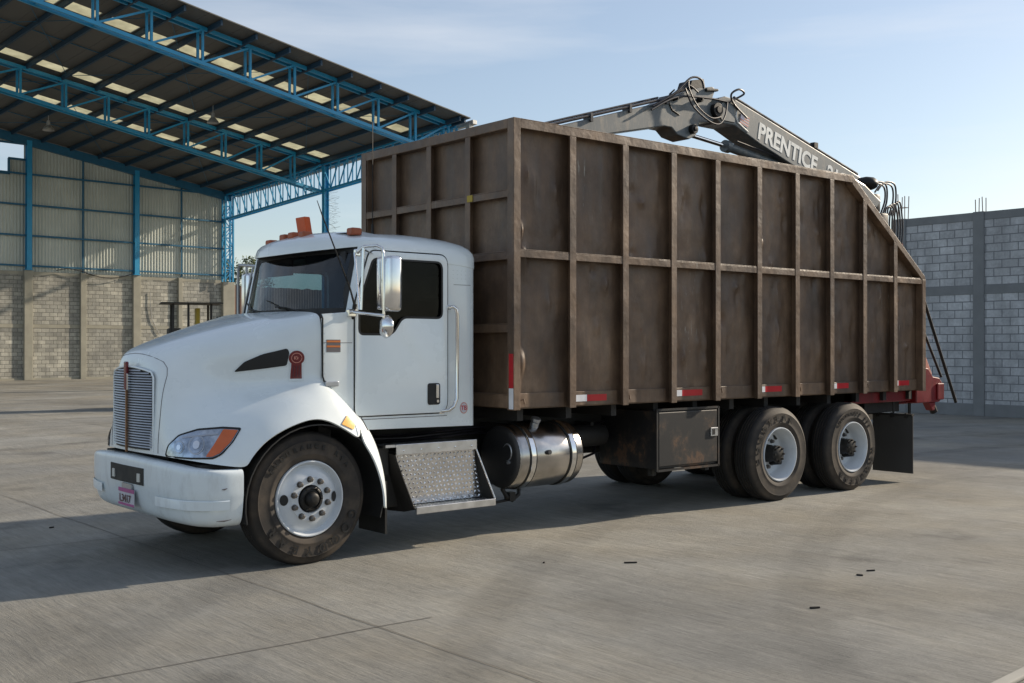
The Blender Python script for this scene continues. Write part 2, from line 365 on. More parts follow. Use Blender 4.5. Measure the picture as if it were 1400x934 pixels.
    def build(s, name, mat, parent=None, bevel=0, seg=2, smooth=False, sub=0, thick=0, **k):
        bmesh.ops.recalc_face_normals(s.bm, faces=s.bm.faces)
        if bevel: bmesh.ops.bevel(s.bm, geom=[e for e in s.bm.edges if len(e.link_faces) == 2 and e.calc_face_angle(0) > .5], offset=bevel, segments=seg, profile=.5, affect='EDGES', clamp_overlap=True)
        me = bpy.data.meshes.new(name); s.bm.to_mesh(me); s.bm.free()
        if sub or thick:
            tmp = bpy.data.objects.new('tmp', me); col.objects.link(tmp)
            if sub: mo = tmp.modifiers.new('s', 'SUBSURF'); mo.levels = sub; mo.render_levels = sub
            if thick: mo = tmp.modifiers.new('t', 'SOLIDIFY'); mo.thickness = abs(thick); mo.offset = 1 if thick < 0 else -1
            dg = bpy.context.evaluated_depsgraph_get(); me2 = bpy.data.meshes.new_from_object(tmp.evaluated_get(dg))
            bpy.data.objects.remove(tmp); bpy.data.meshes.remove(me); me = me2; me.name = name; me.materials.clear()
        return link_mesh(name, me, mat, parent, smooth=smooth, **k)
def rpoly(pts, r, n=5):
    out_ = []; N = len(pts)
    for i in range(N):
        p0, p1, p2 = Vector(pts[i-1]), Vector(pts[i]), Vector(pts[(i+1) % N]); rr = r[i] if isinstance(r, (list, tuple)) else r
        a = (p0-p1); b_ = (p2-p1); rr = min(rr, a.length*.45, b_.length*.45)
        A = p1+a.normalized()*rr; B = p1+b_.normalized()*rr
        for k in range(n+1):
            t = k/n; out_.append(tuple((1-t)**2*A+2*t*(1-t)*p1+t*t*B))
    return out_
def plate(name, outer, holes, tf, thick, mat, parent, bevel=0, smooth=35, **k):
    """flat panel with holes; outline in 2-D, tf maps (u, v, w) to the world"""
    cu = bpy.data.curves.new('c', 'CURVE'); cu.dimensions = '2D'; cu.fill_mode = 'BOTH'; cu.extrude = thick/2-bevel; cu.bevel_depth = bevel; cu.bevel_resolution = 2; cu.offset = -bevel
    for poly in [outer]+list(holes):
        sp = cu.splines.new('POLY'); sp.points.add(len(poly)-1); sp.use_cyclic_u = True
        for q, p in zip(sp.points, poly): q.co = (p[0], p[1], 0, 1)
    tmp = bpy.data.objects.new('tmp', cu); col.objects.link(tmp)
    dg = bpy.context.evaluated_depsgraph_get(); me = bpy.data.meshes.new_from_object(tmp.evaluated_get(dg)); bpy.data.objects.remove(tmp)
    for v in me.vertices: v.co = Vector(tf(*v.co))
    bm = bmesh.new(); bm.from_mesh(me); bmesh.ops.remove_doubles(bm, verts=bm.verts, dist=1e-5); bmesh.ops.recalc_face_normals(bm, faces=bm.faces); bm.to_mesh(me); bm.free(); me.materials.clear()
    return link_mesh(name, me, mat, parent, smooth=smooth, **k)
def text_mesh(s, size, ext=.004, off=0, align='LEFT', shear=0):
    cu = bpy.data.curves.new('t', 'FONT'); cu.body = s; cu.size = size; cu.extrude = ext; cu.offset = off; cu.align_x = align; cu.shear = shear
    tmp = bpy.data.objects.new('tmp', cu); col.objects.link(tmp)
    dg = bpy.context.evaluated_depsgraph_get(); me = bpy.data.meshes.new_from_object(tmp.evaluated_get(dg)); bpy.data.objects.remove(tmp); me.materials.clear(); return me
def text(name, s, size, tf, mat, parent, ext=.004, off=0, align='LEFT', shear=0, **k):
    me = text_mesh(s, size, ext, off, align, shear)
    for v in me.vertices: v.co = Vector(tf(*v.co))
    return link_mesh(name, me, mat, parent, **k)
def H(h, s=-1): return YC+s*h      # half-width to world y; s=-1 is the near side
def side(u, v, w, h, s=-1): return (u, H(h+w, s), v)

# ------------------------------------------------------------------ setting
m = MB(); N = 1
V = [m.bm.verts.new(p) for p in ((-600, -600, 0), (900, -600, 0), (900, 900, 0), (-600, 900, 0))]; m.bm.faces.new(V)
m.build('ground', M['ground'], kind='structure')
def wobble(p, q, w, amp=.02, n=90):
    p = Vector(p); q = Vector(q); d = (q-p); L = d.length; d.normalize(); s = Vector((-d.y, d.x, 0)); rows = []
    for i in range(n+1):
        c = p+d*L*i/n; o = s*amp*mnoise.noise(c*1.7); ww = w*(1+.5*mnoise.noise(c*3.1))
        rows.append((c+o-s*ww/2, c+o+s*ww/2))
    return rows
m = MB()
for p, q, w in (((-30, -2.62, .004), (-2.2, -3.10, .004), .009), ((-30, 1.9, .004), (19.8, .35, .004), .010), ((-2.6, -14, .004), (-2.55, 40, .004), .008),
                ((2.3, 1.2, .004), (2.4, 40, .004), .014), ((9.5, -14, .004), (9.6, 40, .004), .012), ((-30, 8.2, .004), (19.8, 7.0, .004), .014), ((-30, 15.5, .004), (19.8, 14.5, .004), .014)):
    m.grid(wobble(p, q, w))
m.build('slab_joints', M['joint'], kind='structure')
m = MB()   # drain edging at the front right corner
m.prism([(-1.35, -6.10, 0), (2.2, -5.86, 0), (2.2, -5.93, 0), (-1.35, -6.17, 0)], (0, 0, .025))
m.prism([(-1.35, -6.30, 0), (2.2, -6.06, 0), (2.2, -6.16, 0), (-1.35, -6.40, 0)], (0, 0, .03))
m.build('kerb_edging', M['kerb'], bevel=.008, kind='structure')

A5 = R(4.6); E_ = Vector((math.cos(A5), math.sin(A5), 0)); N_ = Vector((math.sin(A5), -math.cos(A5), 0)); P0 = Vector((10.85, 49.6, 0))
def S(w, t, z): return P0+E_*w+N_*t+Vector((0, 0, z))
def roofz(w, t): return 12.27+.066*t-.155*w
def sbox(m, w0, w1, t0, t1, z0, z1):
    m.prism([S(w0, t0, z0), S(w1, t0, z0), S(w1, t1, z0), S(w0, t1, z0)], (0, 0, z1-z0))

# block wall under the shed
wall = empty('block_wall', S(2, 0, 0), label='beige concrete block wall below the blue framed cladding of the shed', cat='wall')
m = MB(); sbox(m, -9, 11.1, -.2, 0, 0, 5.45); m.build('masonry', M['blocks_l'], wall)
for w, ww, top in ((-8.2, .36, 5.47), (-5.4, .42, 5.47), (-2.6, .3, 5.47), (.25, .42, 5.5), (3.05, .3, 5.47), (5.97, .42, 5.5), (8.5, .24, 5.47)):
    m = MB(); sbox(m, w-ww/2, w+ww/2, -.06, .15, 0, top); m.build('concrete_pillar', M['pillar'], wall, bevel=.012)
m = MB(); sbox(m, 11.1, 11.85, -.5, .2, 0, 5.35); m.build('concrete_pillar', M['pillar'], wall, bevel=.015)
m = MB(); sbox(m, -9, 11.1, -.1, .012, 2.62, 2.80); sbox(m, -9, 11.1, -.1, .014, 5.28, 5.44); sbox(m, -9, 11.1, -.1, .03, 0, .10)
m.build('tie_beam', M['pillar'], wall)

shed = empty('steel_shed', S(4, 8, 0), label='tall open shed with blue steel trusses, sloping metal roof and ribbed cladding', cat='shed')
# corrugated cladding with a stepped opening
m = MB(); w = -9.0; dw = .042; bm = m.bm; prev = {}
def off(w): 
    f = (w/.17) % 1; return .0 if f < .5 else .035
def strip(w0, w1, z0, z1, t0, t1):
    bm.faces.new([bm.verts.new(S(w0, t0, z0)), bm.verts.new(S(w1, t1, z0)), bm.verts.new(S(w1, t1, z1)), bm.verts.new(S(w0, t0, z1))])
k = 0
while w < 11.3:
    rng = [(5.42, roofz(w, 0)-.05)]
    if w < -.68: rng = [(5.42, 10.26), (11.78, roofz(w, 0)-.05)]
    elif w < .06: rng = [(5.42, 11.03), (11.78, roofz(w, 0)-.05)]
    ta, tb = (-.06, -.06) if k % 4 == 0 else ((-.06, -.025) if k % 4 == 1 else ((-.025, -.025) if k % 4 == 2 else (-.025, -.06)))
    for a, b in rng:
        if w < -4: 
            if a > 10: continue
            b = roofz(w, 0)-.05
        strip(w, w+dw, a, b, ta, tb)
    w += dw; k += 1
bmesh.ops.remove_doubles(bm, verts=bm.verts, dist=1e-4)
m.build('cladding', M['clad'], shed)
for w in (-5.3, .25, 5.93):
    m = MB(); sbox(m, w-.13, w+.13, .0, .02, 5.5, roofz(w, 0)-.25); sbox(m, w-.13, w+.13, .2, .22, 5.5, roofz(w, 0)-.25); sbox(m, w-.012, w+.012, .02, .2, 5.5, roofz(w, 0)-.25)
    sbox(m, w-.2, w+.2, -.02, .25, 5.5, 5.53); m.build('wall_column', M['blue'], shed)
for w in (-2.5, 3.05, 8.6):
    m = MB(); sbox(m, w-.035, w+.035, .0, .06, 5.5, roofz(w, 0)-.3); m.build('wall_post', M['blue_dark'], shed)
for z in (5.72, 7.23, 8.76, 10.30):
    m = MB(); sbox(m, -9, 11.2, .06, .14, z-.045, z+.045); m.build('wall_rail', M['blue_dark'], shed)
m = MB(); m.bar(S(-9, .1, roofz(-9, 0)-.3), S(11.6, .1, roofz(11.6, 0)-.3), .2, .42, upv=(0, 0, 1)); m.build('edge_beam', M['blue_dark'], shed)
m = MB(); sbox(m, -.72, .10, .0, .08, 10.96, 11.06); sbox(m, -.75, -.65, .0, .08, 10.2, 11.0); sbox(m, -4, -.65, .0, .08, 10.2, 10.28); sbox(m, -4, .1, .0, .08, 11.74, 11.82)
m.build('opening_frame', M['blue_dark'], shed)

# roof sheets, purlins, skylights
bands = [(5.65, 6.35), (9.85, 10.6), (16.2, 17.0)]
WL0, WR0 = -14, 11.7; TE = 20.3
pur = [-.60+1.47*k for k in range(-9, 9)]
segs = []; t0 = -.6
for a, b in bands: segs.append((t0, a)); t0 = b
segs.append((t0, TE))
m = MB()
def slab(m, w0, w1, a, b, th=.045, dz=0):
    m.bm.verts.ensure_lookup_table()
    P = [S(w, t, roofz(w, t)+dz) for w, t in ((w0, a), (w1, a), (w1, b), (w0, b))]
    m.prism(P, (0, 0, th))
n_w = 18
for a, b in segs:
    for i in range(n_w):
        wa = WL0+(WR0-WL0)*i/n_w; wb = WL0+(WR0-WL0)*(i+1)/n_w
        slab(m, wa, wb-.012, a, b, .04, .006*random.random())
for a, b in bands:       # opaque strips between skylights
    for p_ in pur: slab(m, p_-.1, p_+.12, a, b)
    slab(m, pur[-1], WR0, a, b)
m.build('roof_sheet', M['roof'], shed)
for a, b in bands:
    for i in range(len(pur)-1):
        if pur[i+1] > 11.2: continue
        m = MB(); slab(m, pur[i]+.12, pur[i+1]-.1, a, b, .008, .015); m.build('skylight', M['skylight'], shed)
for p_ in pur+[11.45]:
    m = MB(); z0 = -.12
    m.bar(S(p_, -.5, roofz(p_, -.5)+z0), S(p_, TE-.1, roofz(p_, TE-.1)+z0), .09, .2); m.build('purlin', M['purlin'], shed)
m = MB()
for t in (3.0, 7.9, 13.4, 18.6): m.bar(S(WL0, t, roofz(WL0, t)-.05), S(WR0, t, roofz(WR0, t)-.05), .03, .03)
for a, b in ((-8, -2), (-2, 4), (4, 10)):
    m.bar(S(a, .5, roofz(a, .5)-.1), S(b, 9, roofz(b, 9)-.1), .02); m.bar(S(b, .5, roofz(b, .5)-.1), S(a, 9, roofz(a, 9)-.1), .02)
    m.bar(S(a, 10, roofz(a, 10)-.1), S(b, 19, roofz(b, 19)-.1), .02); m.bar(S(b, 10, roofz(b, 10)-.1), S(a, 19, roofz(a, 19)-.1), .02)
m.build('bracing', M['blue_dark'], shed)
def truss(t0, zl, sl, zu, su, verts, mat):
    m = MB(); gap = .36
    for dt in (0, -gap):
        t = t0+dt
        m.bar(S(-13, t, zl-13*-1*0+sl*-13), S(11.3, t, zl+sl*11.3), .10, .13)
        m.bar(S(-13, t, zu+su*-13), S(11.3, t, zu+su*11.3), .10, .14)
        for v in verts: m.bar(S(v, t, zl+sl*v), S(v, t, zu+su*v), .085, .085)
        for a, b in zip(verts, verts[1:]+[11.3]):
            if dt == 0: m.bar(S(a, t, zl+sl*a+.05), S(b, t, zu+su*b-.05), .075, .075)
    for v in verts:
        m.bar(S(v, t0, zl+sl*v), S(v, t0-gap, zl+sl*v), .06); m.bar(S(v, t0, zu+su*v), S(v, t0-gap, zu+su*v), .06)
    m.build('roof_truss', mat, shed)
truss(19.2, 12.09, -.162, 13.40, -.152, [-12.85, -10.85, -8.85, -6.85, -4.85, -2.85, -.82, 1.2, 3.22, 5.3, 7.4, 9.43], M['blue'])
truss(9.6, 11.46, -.168, 12.72, -.146, [-11.4, -9.5, -7.6, -5.7, -3.79, -1.89, 0, 1.88, 3.8, 5.75, 7.69, 9.6], M['blue'])
# lattice girder down the open side
m = MB()
for dw_ in (0, .3):
    W_ = 11.3+dw_
    zb = lambda t: 8.92+.073*t
    zt = lambda t: roofz(W_, t)-.18
    m.bar(S(W_, 0, zb(0)), S(W_, 19.4, zb(19.4)), .09, .10); m.bar(S(W_, 0, zt(0)), S(W_, 19.4, zt(19.4)), .09, .16)
    t = .2; i = 0
    while t < 18.6:
        m.bar(S(W_, t, zb(t)), S(W_, t, zt(t)), .045, .045)
        if dw_ > 0: pass
        elif t < 9.6: m.bar(S(W_, t, zt(t)), S(W_, t+.72, zb(t+.72)), .05, .05)
        else: m.bar(S(W_, t, zb(t)), S(W_, t+.72, zt(t+.72)), .05, .05)
        t += .72
m.build('lattice_girder', M['blue'], shed)
for t in (.1, 9.75, 19.2):
    m = MB(); zt_ = roofz(11.4, t)-.3
    if 5 < t < 12:
        sbox(m, 11.22, 11.5, t-.02, t+.02, 0, zt_); sbox(m, 11.22, 11.25, t-.12, t+.12, 0, zt_); sbox(m, 11.47, 11.5, t-.12, t+.12, 0, zt_); m.build('lattice_column', M['blue'], shed); continue
    zs = 5.36 if t < 1 else 0
    for (a, b) in ((11.15, -.12), (11.65, -.12), (11.15, .22), (11.65, .22)): sbox(m, a-.045, a+.045, t+b-.045, t+b+.045, zs, zt_)
    z = zs+.1; f = 1
    while z < zt_-.7:
        for b in (-.12, .22): m.bar(S(11.15 if f > 0 else 11.65, t+b, z), S(11.65 if f > 0 else 11.15, t+b, z+.6), .04, .04); m.bar(S(11.15, t+b, z+.6), S(11.65, t+b, z+.6), .04)
        for a in (11.15, 11.65): m.bar(S(a, t-.12 if f > 0 else t+.22, z), S(a, t+.22 if f > 0 else t-.12, z+.6), .035, .035)
        z += .6; f = -f
    m.build('lattice_column', M['blue'], shed)
m = MB(); m.bar(S(11.95, .2, roofz(11.95, 0)-.08), S(11.95, TE, roofz(11.95, TE)-.08), .26, .2); m.build('gutter', M['galv'], shed, bevel=.02)
m = MB(); sbox(m, 11.75, 12.0, 19.9, 20.15, 10.9, roofz(11.9, TE)-.12); m.tube([S(12.05, 20.0, 11.5), S(12.05, 20.0, 10.6), S(11.8, 19.6, 10.2), S(11.8, 19.5, .2)], .06, 8)
m.build('downpipe', M['galv'], shed)

# hanging lamps
def lamp(w, t, drop, lab):
    e = empty('hanging_lamp', S(w, t, roofz(w, t)-drop-.35), label=lab, cat='lamp', group='lamps hanging under the shed roof')
    p = S(w, t, roofz(w, t)-drop)
    m = MB(); m.tube([p, (p.x, p.y, roofz(w, t)-.1)], .015, 6); m.build('chain', M['galv'], e)
    m = MB(); m.tube([p+Vector((0, 0, .1)), p-Vector((0, 0, .12))], [.07, .10], 12); m.build('housing', M['galv'], e)
    m = MB(); m.lathe([(.08, .0), (.14, -.06), (.24, -.18), (.27, -.26)], p-Vector((0, 0, .1)), 'z', 20); m.build('shade', M['galv'], e, smooth=True)
lamp(3.6, 12.2, .55, 'bell shaped hanging lamp under the shed roof, the higher one between the two trusses')
lamp(-.6, 4.6, .55, 'bell shaped hanging lamp behind the far truss, the lower left one')

# right hand block wall
rw = empty('grey_block_wall', (20.1, 0, 0), label='tall grey concrete block wall in the shade behind the truck', cat='wall')
m = MB(); m.box((20, -16, 0), (20.18, 6.9, 4.8)); m.box((20.18, 6.72, 0), (32, 6.9, 4.8)); m.build('masonry', M['blocks_r'], rw)
for z0, z1, pr in ((4.79, 4.99, .012), (2.98, 3.19, .012), (0, .3, .02)):
    m = MB(); m.box((20-pr, -16, z0), (20.19, 6.92, z1)); m.build('tie_beam', M['pillar_r'], rw, bevel=.006)
for y in (6.86, 4.77, 1.0, -2.8, -6.6, -10.4):
    m = MB(); m.box((19.955, y-.14, 0), (20.24, y+.14, 5.0)); m.build('concrete_pillar', M['pillar_r'], rw, bevel=.01)
for y, hh in ((4.77, .34), (6.86, .62), (1.0, .4)):
    for dx, dy in ((.04, -.09), (.2, -.09), (.04, .09), (.2, .09)):
        m = MB(); m.tube([(19.97+dx, y+dy, 4.9), (19.97+dx+random.uniform(-.02, .02), y+dy+random.uniform(-.02, .02), 5.0+hh*random.uniform(.85, 1.1))], .011, 6); m.build('rebar', M['rebar'], rw)
    if hh > .5:
        m = MB(); m.tube([(20.01, y-.09, 5.3), (20.17, y-.09, 5.3), (20.17, y+.09, 5.3), (20.01, y+.09, 5.3), (20.01, y-.09, 5.3)], .008, 5); m.build('rebar', M['rebar'], rw)

# rusty fence and tree beyond the shed corner
m = MB(); q0 = S(13.6, -3, 0); q1 = S(26, -4, 0); L = (q1-q0).length
rows = []
for i in range(121):
    p = q0.lerp(q1, i/120)+N_*(.04 if i % 2 else 0); rows.append((p, p+Vector((0, 0, 5.35+.12*mnoise.noise(Vector((i*.21, 0, 0)))))))
m.grid(rows); m.build('sheet_fence', M['rust_wall'], thick=.02, label='dark rusty sheet fence behind the corner of the block wall', cat='fence')
def tree(c, h, r, seed, lab):
    rnd = random.Random(seed); e = empty('tree', c, label=lab, cat='tree'); c = Vector(c)
    m = MB(); m.tube([c, c+Vector((.1, 0, h*.3)), c+Vector((-.05, .1, h*.62))], [.2, .14, .07], 8)
    tips = []
    for k in range(9):
        a = rnd.uniform(0, 6.28); z0 = h*rnd.uniform(.25, .55); p = c+Vector((0, 0, z0)); q = c+Vector((math.cos(a)*r*rnd.uniform(.4, .9), math.sin(a)*r*rnd.uniform(.4, .9), h*rnd.uniform(.6, .98)))
        m.tube([p, p.lerp(q, .5)+Vector((0, 0, .15)), q], [.07, .045, .015], 6); tips.append(q)
    m.build('trunk', M['bark'], e)
    m = MB()
    for k in range(60):
        a = rnd.uniform(0, 6.28); u = rnd.uniform(-.9, 1); rr = rnd.random()**.4
        tips.append(c+Vector((math.cos(a)*r*rr*math.sqrt(1-u*u*.8), math.sin(a)*r*rr*math.sqrt(1-u*u*.8), h*.66+u*h*.36)))
    for tp in tips:
        cr_ = rnd.uniform(.25, .6)
        for k in range(90):
            d = Vector((rnd.gauss(0, 1), rnd.gauss(0, 1), rnd.gauss(0, 1))).normalized()*cr_*rnd.random()**.5
            p = tp+d; a = Vector((rnd.gauss(0, 1), rnd.gauss(0, 1), rnd.gauss(0, 1))).normalized(); b = a.orthogonal().normalized(); s = rnd.uniform(.03, .075)
            m.bm.faces.new([m.bm.verts.new(p+a*s*1.6), m.bm.verts.new(p+b*s), m.bm.verts.new(p-a*s*1.6), m.bm.verts.new(p-b*s)])
    m.build('crown', M['leaf'], e)
tree(S(18.5, -10, 0), 7.4, 1.9, 3, 'pale green bushy tree seen behind the far side mirror of the truck')

# old tractor with a canopy, in front of the block wall
Dm = 31.0; f0 = Vector((-6.3505, -8.8224, 0))
cM = f0+Vector((math.sin(yaw), math.cos(yaw), 0))*Dm+Vector((math.cos(yaw), -math.sin(yaw), 0))*((261-700)/1529.24*Dm)
tr = empty('canopy_tractor', cM, label='small dark tractor under a thin flat canopy in front of the block wall', cat='tractor')
def MT(u, v, z): return cM+Vector((math.cos(.35), math.sin(.35)*-1, 0))*u+Vector((math.sin(.35), math.cos(.35), 0))*v+Vector((0, 0, z))
def tb(m, u0, u1, v0, v1, z0, z1): m.prism([MT(u0, v0, z0), MT(u1, v0, z0), MT(u1, v1, z0), MT(u0, v1, z0)], (0, 0, z1-z0))
m = MB(); tb(m, -.82, .80, -.75, .75, 2.87, 2.895); m.build('canopy', M['mach'], tr)
for u, v in ((-.5, -.5), (-.5, .5), (.5, -.5), (.5, .5), (-.1, -.5)):
    m = MB(); tb(m, u-.03, u+.03, v-.03, v+.03, .9, 2.86); m.build('canopy_post', M['mach'], tr)
m = MB(); tb(m, -.6, .75, -.45, .45, .55, 1.5); tb(m, -.15, .1, -.4, .4, 1.4, 2.15); tb(m, .3, .7, -.45, .45, 1.4, 2.0); tb(m, -1.5, -.6, -.35, .35, .6, 1.5); tb(m, -.62, -.28, -.5, .5, .6, 2.2); m.build('body', M['mach'], tr, bevel=.04)
m = MB(); tb(m, .12, .22, -.3, .3, 1.2, 2.75); m.build('back_guard', M['yellow'], tr)
m = MB(); tb(m, -.05, .3, -.25, .25, 1.25, 1.4); tb(m, .25, .33, -.25, .25, 1.3, 1.95); m.build('seat', M['seat'], tr, bevel=.03)
for u, r_ in ((.35, .62), (-1.15, .4)):
    for v in (-.62, .62):
        m = MB(); c_ = MT(u, v, r_)
        ax = (MT(0, 1, 0)-MT(0, 0, 0)).normalized(); m.tube([c_-ax*.14, c_-ax*.11, c_+ax*.11, c_+ax*.14], [r_*.86, r_, r_, r_*.86], 28); m.build('wheel', M['tyre_dark'], tr)

# sagging cable on top of the block wall
pts = [S(w, .22, 5.56-.28*(1-((w-4.3)/1.35)**2)) for w in [2.95+i*.3 for i in range(10)]]
m = MB(); m.tube([S(1.6, .2, 5.55), S(2.2, .2, 5.68)]+pts, .022, 6); m.build('sagging_cable', M['hose'], label='thin dark cable sagging along the top of the block wall', cat='cable')
m = MB(); m.tube([S(6.75, .05, 4.6), S(6.78, .06, 3.8), S(6.85, .05, 3.2), S(7.15, .06, 2.6), S(7.3, .05, 2.3)], .02, 6); m.build('hanging_wire', M['galv'], label='pale wire hanging down the block wall near the middle pillar', cat='wire')
# wire tangle hung from the shed girder
rnd = random.Random(4); base = S(11.4, 10.3, 0)
pts = []
for i in range(70):
    z = 9.4-i*.028; pts.append(base+Vector((.32*math.sin(i*1.9)+.1*rnd.uniform(-1, 1), .25*math.cos(i*2.3), z+.14*math.sin(i*1.3))))
m = MB(); m.tube([base+Vector((0, 0, 9.62))]+pts, .004, 4); m.build('wire_tangle', M['hose'], label='tangle of thin wire hanging beside the blue lattice column', cat='wire')

# bits lying on the concrete
for i, (x, y, l, w, a, lab) in enumerate(((.03, -2.68, .13, .022, -.62, 'short dark stick, the longest scrap lying on the concrete'), (-.49, -2.24, .03, .02, .3, 'tiny dark pebble left of the short stick'),
        (-.15, -4.51, .09, .03, -.5, 'dark curled scrap lying nearest the lower right'), (.99, -4.11, .06, .025, -1.2, 'small bent dark chip on the right of the concrete'), (1.2, -4.07, .09, .012, -.5, 'thin dark sliver beside the bent chip'),
        (-2.9, 2.0, .06, .03, .2, 'dark lump on the slab joint in front of the bumper'))):
    m = MB(); d = Vector((math.cos(a), math.sin(a), 0))*l/2; s = Vector((-d.y, d.x, 0)).normalized()*w/2; c_ = Vector((x, y, 0))
    d = d*.8; s = s*.75; m.prism([c_-d-s*.6, c_-d*.2-s, c_+d-s*.4, c_+d+s*.7, c_+s*1.1, c_-d+s*.5], (0, 0, .012)); m.build('debris_scrap', M['debris'], bevel=.003, label=lab, cat='debris', group='scraps on the concrete')

# ================================================================== THE TRUCK
T = empty('grapple_truck', (1.5, YC, 0), label='white three axle truck with a tall brown ribbed steel box and a grey loading crane', cat='truck')

# ---- chassis
m = MB()
for s in (-1, 1): m.box((-2.6, H(.34, s)-.04, .72), (7.2, H(.34, s)+.04, 1.0))
m.build('chassis_rail', M['frame_black'], T)
m = MB()
for x in [-2.2, -1.0, 0, .9, 1.9, 2.8, 3.4, 4.57, 5.8, 6.6]: m.box((x-.05, YC-.32, .76), (x+.05, YC+.32, .96))
m.box((-2.7, YC-.42, .62), (-1.75, YC+.42, 1.35)); m.box((-1.7, YC-.3, .5), (-.7, YC+.3, .95))
m.tube([(-.7, YC, .66), (3.5, YC, .58)], .06, 12)
for x in (-1.93, 3.86, 5.27): m.tube([(x, YC-1.0, .52), (x, YC+1.0, .52)], .085, 12)
for x in (3.86, 5.27): m.lathe([(.0, -.24), (.16, -.2), (.22, 0), (.16, .2), (0, .24)], (x, YC, .52), 'y', 16)
for s in (-1, 1): m.box((3.2, H(.5, s)-.05, .60), (5.95, H(.5, s)+.05, .74)); m.box((4.3, H(.5, s)-.1, .5), (4.85, H(.5, s)+.1, .95)); m.box((-2.6, H(.45, s)-.04, .60), (-1.2, H(.45, s)+.04, .68))
m.build('axles_and_driveline', M['frame_black'], T, bevel=.01)

# ---- wheels
TYRE = [(.292, .045), (.300, .018), (.318, .006), (.345, .002), (.352, -.001), (.358, .002), (.40, -.004), (.44, 0), (.452, -.002), (.456, .004), (.475, .014), (.492, .026), (.498, .028), (.510, .042), (.521, .062)]
def tyre_prof():
    p = list(TYRE)
    for g in (.088, .125, .157, .193): p += [(.5245, g-.007), (.513, g-.005), (.513, g+.005), (.5245, g+.007)]
    return p+[(r, .281-o) for r, o in reversed(TYRE)]
def make_wheel(x, yface, s, front):
    """yface: y of the outer sidewall; s = -1 near side"""
    sg = -s; zc = .515
    m = MB()
    if front: P = [(.300, .020), (.296, .004), (.288, .002), (.281, .010), (.276, .034), (.262, .050), (.252, .048), (.240, .036), (.215, .020), (.19, .010), (.172, .006), (.168, .0), (.11, -.002), (.105, .02)]
    else: P = [(.300, .020), (.296, .004), (.288, .002), (.281, .012), (.272, .045), (.262, .075), (.252, .10), (.246, .15), (.238, .175), (.222, .188), (.205, .185), (.19, .192), (.15, .195), (.10, .192)]
    m.lathe(P+[(.09, .22), (.28, .27), (.292, .26)], (x, yface, zc), 'y', 72, sgn=sg)
    w = m.build('wheel', M['rim'], T, smooth=50, origin=(x, yface+sg*.14, zc))
    m = MB(); m.lathe(tyre_prof(), (x, yface, zc), 'y', 96, sgn=sg)
    for v in m.bm.verts:      # a little flattening on the ground
        if v.co.z < .008: v.co.z = .002+(v.co.z)*.1
    m.build('tyre', M['tyre'], w, smooth=60)
    m = MB()
    if front:
        m.lathe([(.098, .03), (.098, -.012), (.088, -.02), (.080, -.02), (.076, -.008), (.06, -.01), (.052, -.045), (.04, -.056), (.018, -.058), (.0, -.058)], (x, yface, zc), 'y', 32, sgn=sg)
        for k in range(6): a = k*math.pi/3; m.tube([(x+.088*math.cos(a), yface-sg*.018, zc+.088*math.sin(a)), (x+.088*math.cos(a), yface-sg*.03, zc+.088*math.sin(a))], .007, 6)
    else:
        m.lathe([(.098, .2), (.095, .14), (.085, .12), (.085, .06), (.095, .055), (.095, .035), (.07, .03), (.045, .022), (.0, .02)], (x, yface, zc), 'y', 28, sgn=sg)
        for k in range(8): a = k*math.pi/4; m.tube([(x+.078*math.cos(a), yface+sg*.04, zc+.078*math.sin(a)), (x+.078*math.cos(a), yface+sg*.012, zc+.078*math.sin(a))], .011, 6)
        m.tube([(x+.07, yface+sg*.19, zc-.11), (x+.05, yface+sg*.05, zc-.09)], .03, 10)
    m.build('hub', M['hub'], w, smooth=40)
    o0 = .0 if front else .192
    for k in range(10):
        a = math.pi*2*(k+.5)/10+.06; cx, cz = x+.153*math.cos(a), zc+.153*math.sin(a); m = MB()
        m.tube([(cx, yface+sg*(o0+.002), cz), (cx, yface+sg*(o0-.006), cz)], .025, 12); m.tube([(cx, yface+sg*(o0-.006), cz), (cx, yface+sg*(o0-.032), cz), (cx, yface+sg*(o0-.036), cz)], [.0205, .0195, .013], 6)
        m.build('lug_nut', M['lug'], w)
    m = MB()   # hand holes
    for a in ((math.pi-.02, 0) if front else (.9, 2.6, 4.3)):
        rr_ = .222 if front else .225; cx, cz = x+rr_*math.cos(a), zc+rr_*math.sin(a); oo = .0225 if front else .183
        tn = .22 if front else 0
        ring = []
        for k in range(20):
            b = 2*math.pi*k/20; lr, lt = .029*math.cos(b), .042*math.sin(b)
            px = cx+lr*math.cos(a)-lt*math.sin(a); pz = cz+lr*math.sin(a)+lt*math.cos(a)
            r0 = math.hypot(px-x, pz-zc); d = -.003+ (oo+(r0-rr_)*.55 if front else oo)
            ring.append(m.bm.verts.new((px, yface+sg*d, pz)))
        m.bm.faces.new(ring)
    m.build('hand_hole', M['rubber_seal'], w)
    return w
def tyre_text(w, x, yface, s, start_deg, rho, size, step, zc=.515):
    a = start_deg
    for ch in s:
        if ch != ' ':
            me = text_mesh(ch, size, .0015, .0022, 'CENTER'); t_ = R(a); rad = Vector((math.sin(t_), 0, math.cos(t_))); tan = Vector((math.cos(t_), 0, -math.sin(t_)))
            for v in me.vertices:
                u, vv, ww = v.co; hh = rho+vv
                o = -.0065 if hh < .447 else .0
                v.co = Vector((x, yface+o-.002+ww, zc))+rad*hh+tan*u
            link_mesh('tyre_letter', me, M['tyre_dark'], w)
        a += step
wf = make_wheel(-1.93, -1.117, -1, True)
tyre_text(wf, -1.93, -1.117, 'GOODYEAR', 112, .372, .098, 17.5)
tyre_text(wf, -1.93, -1.117, 'ENDURANCE RSA', -56, .394, .050, 9.0)
make_wheel(-1.93, 2*YC+1.117, 1, True)
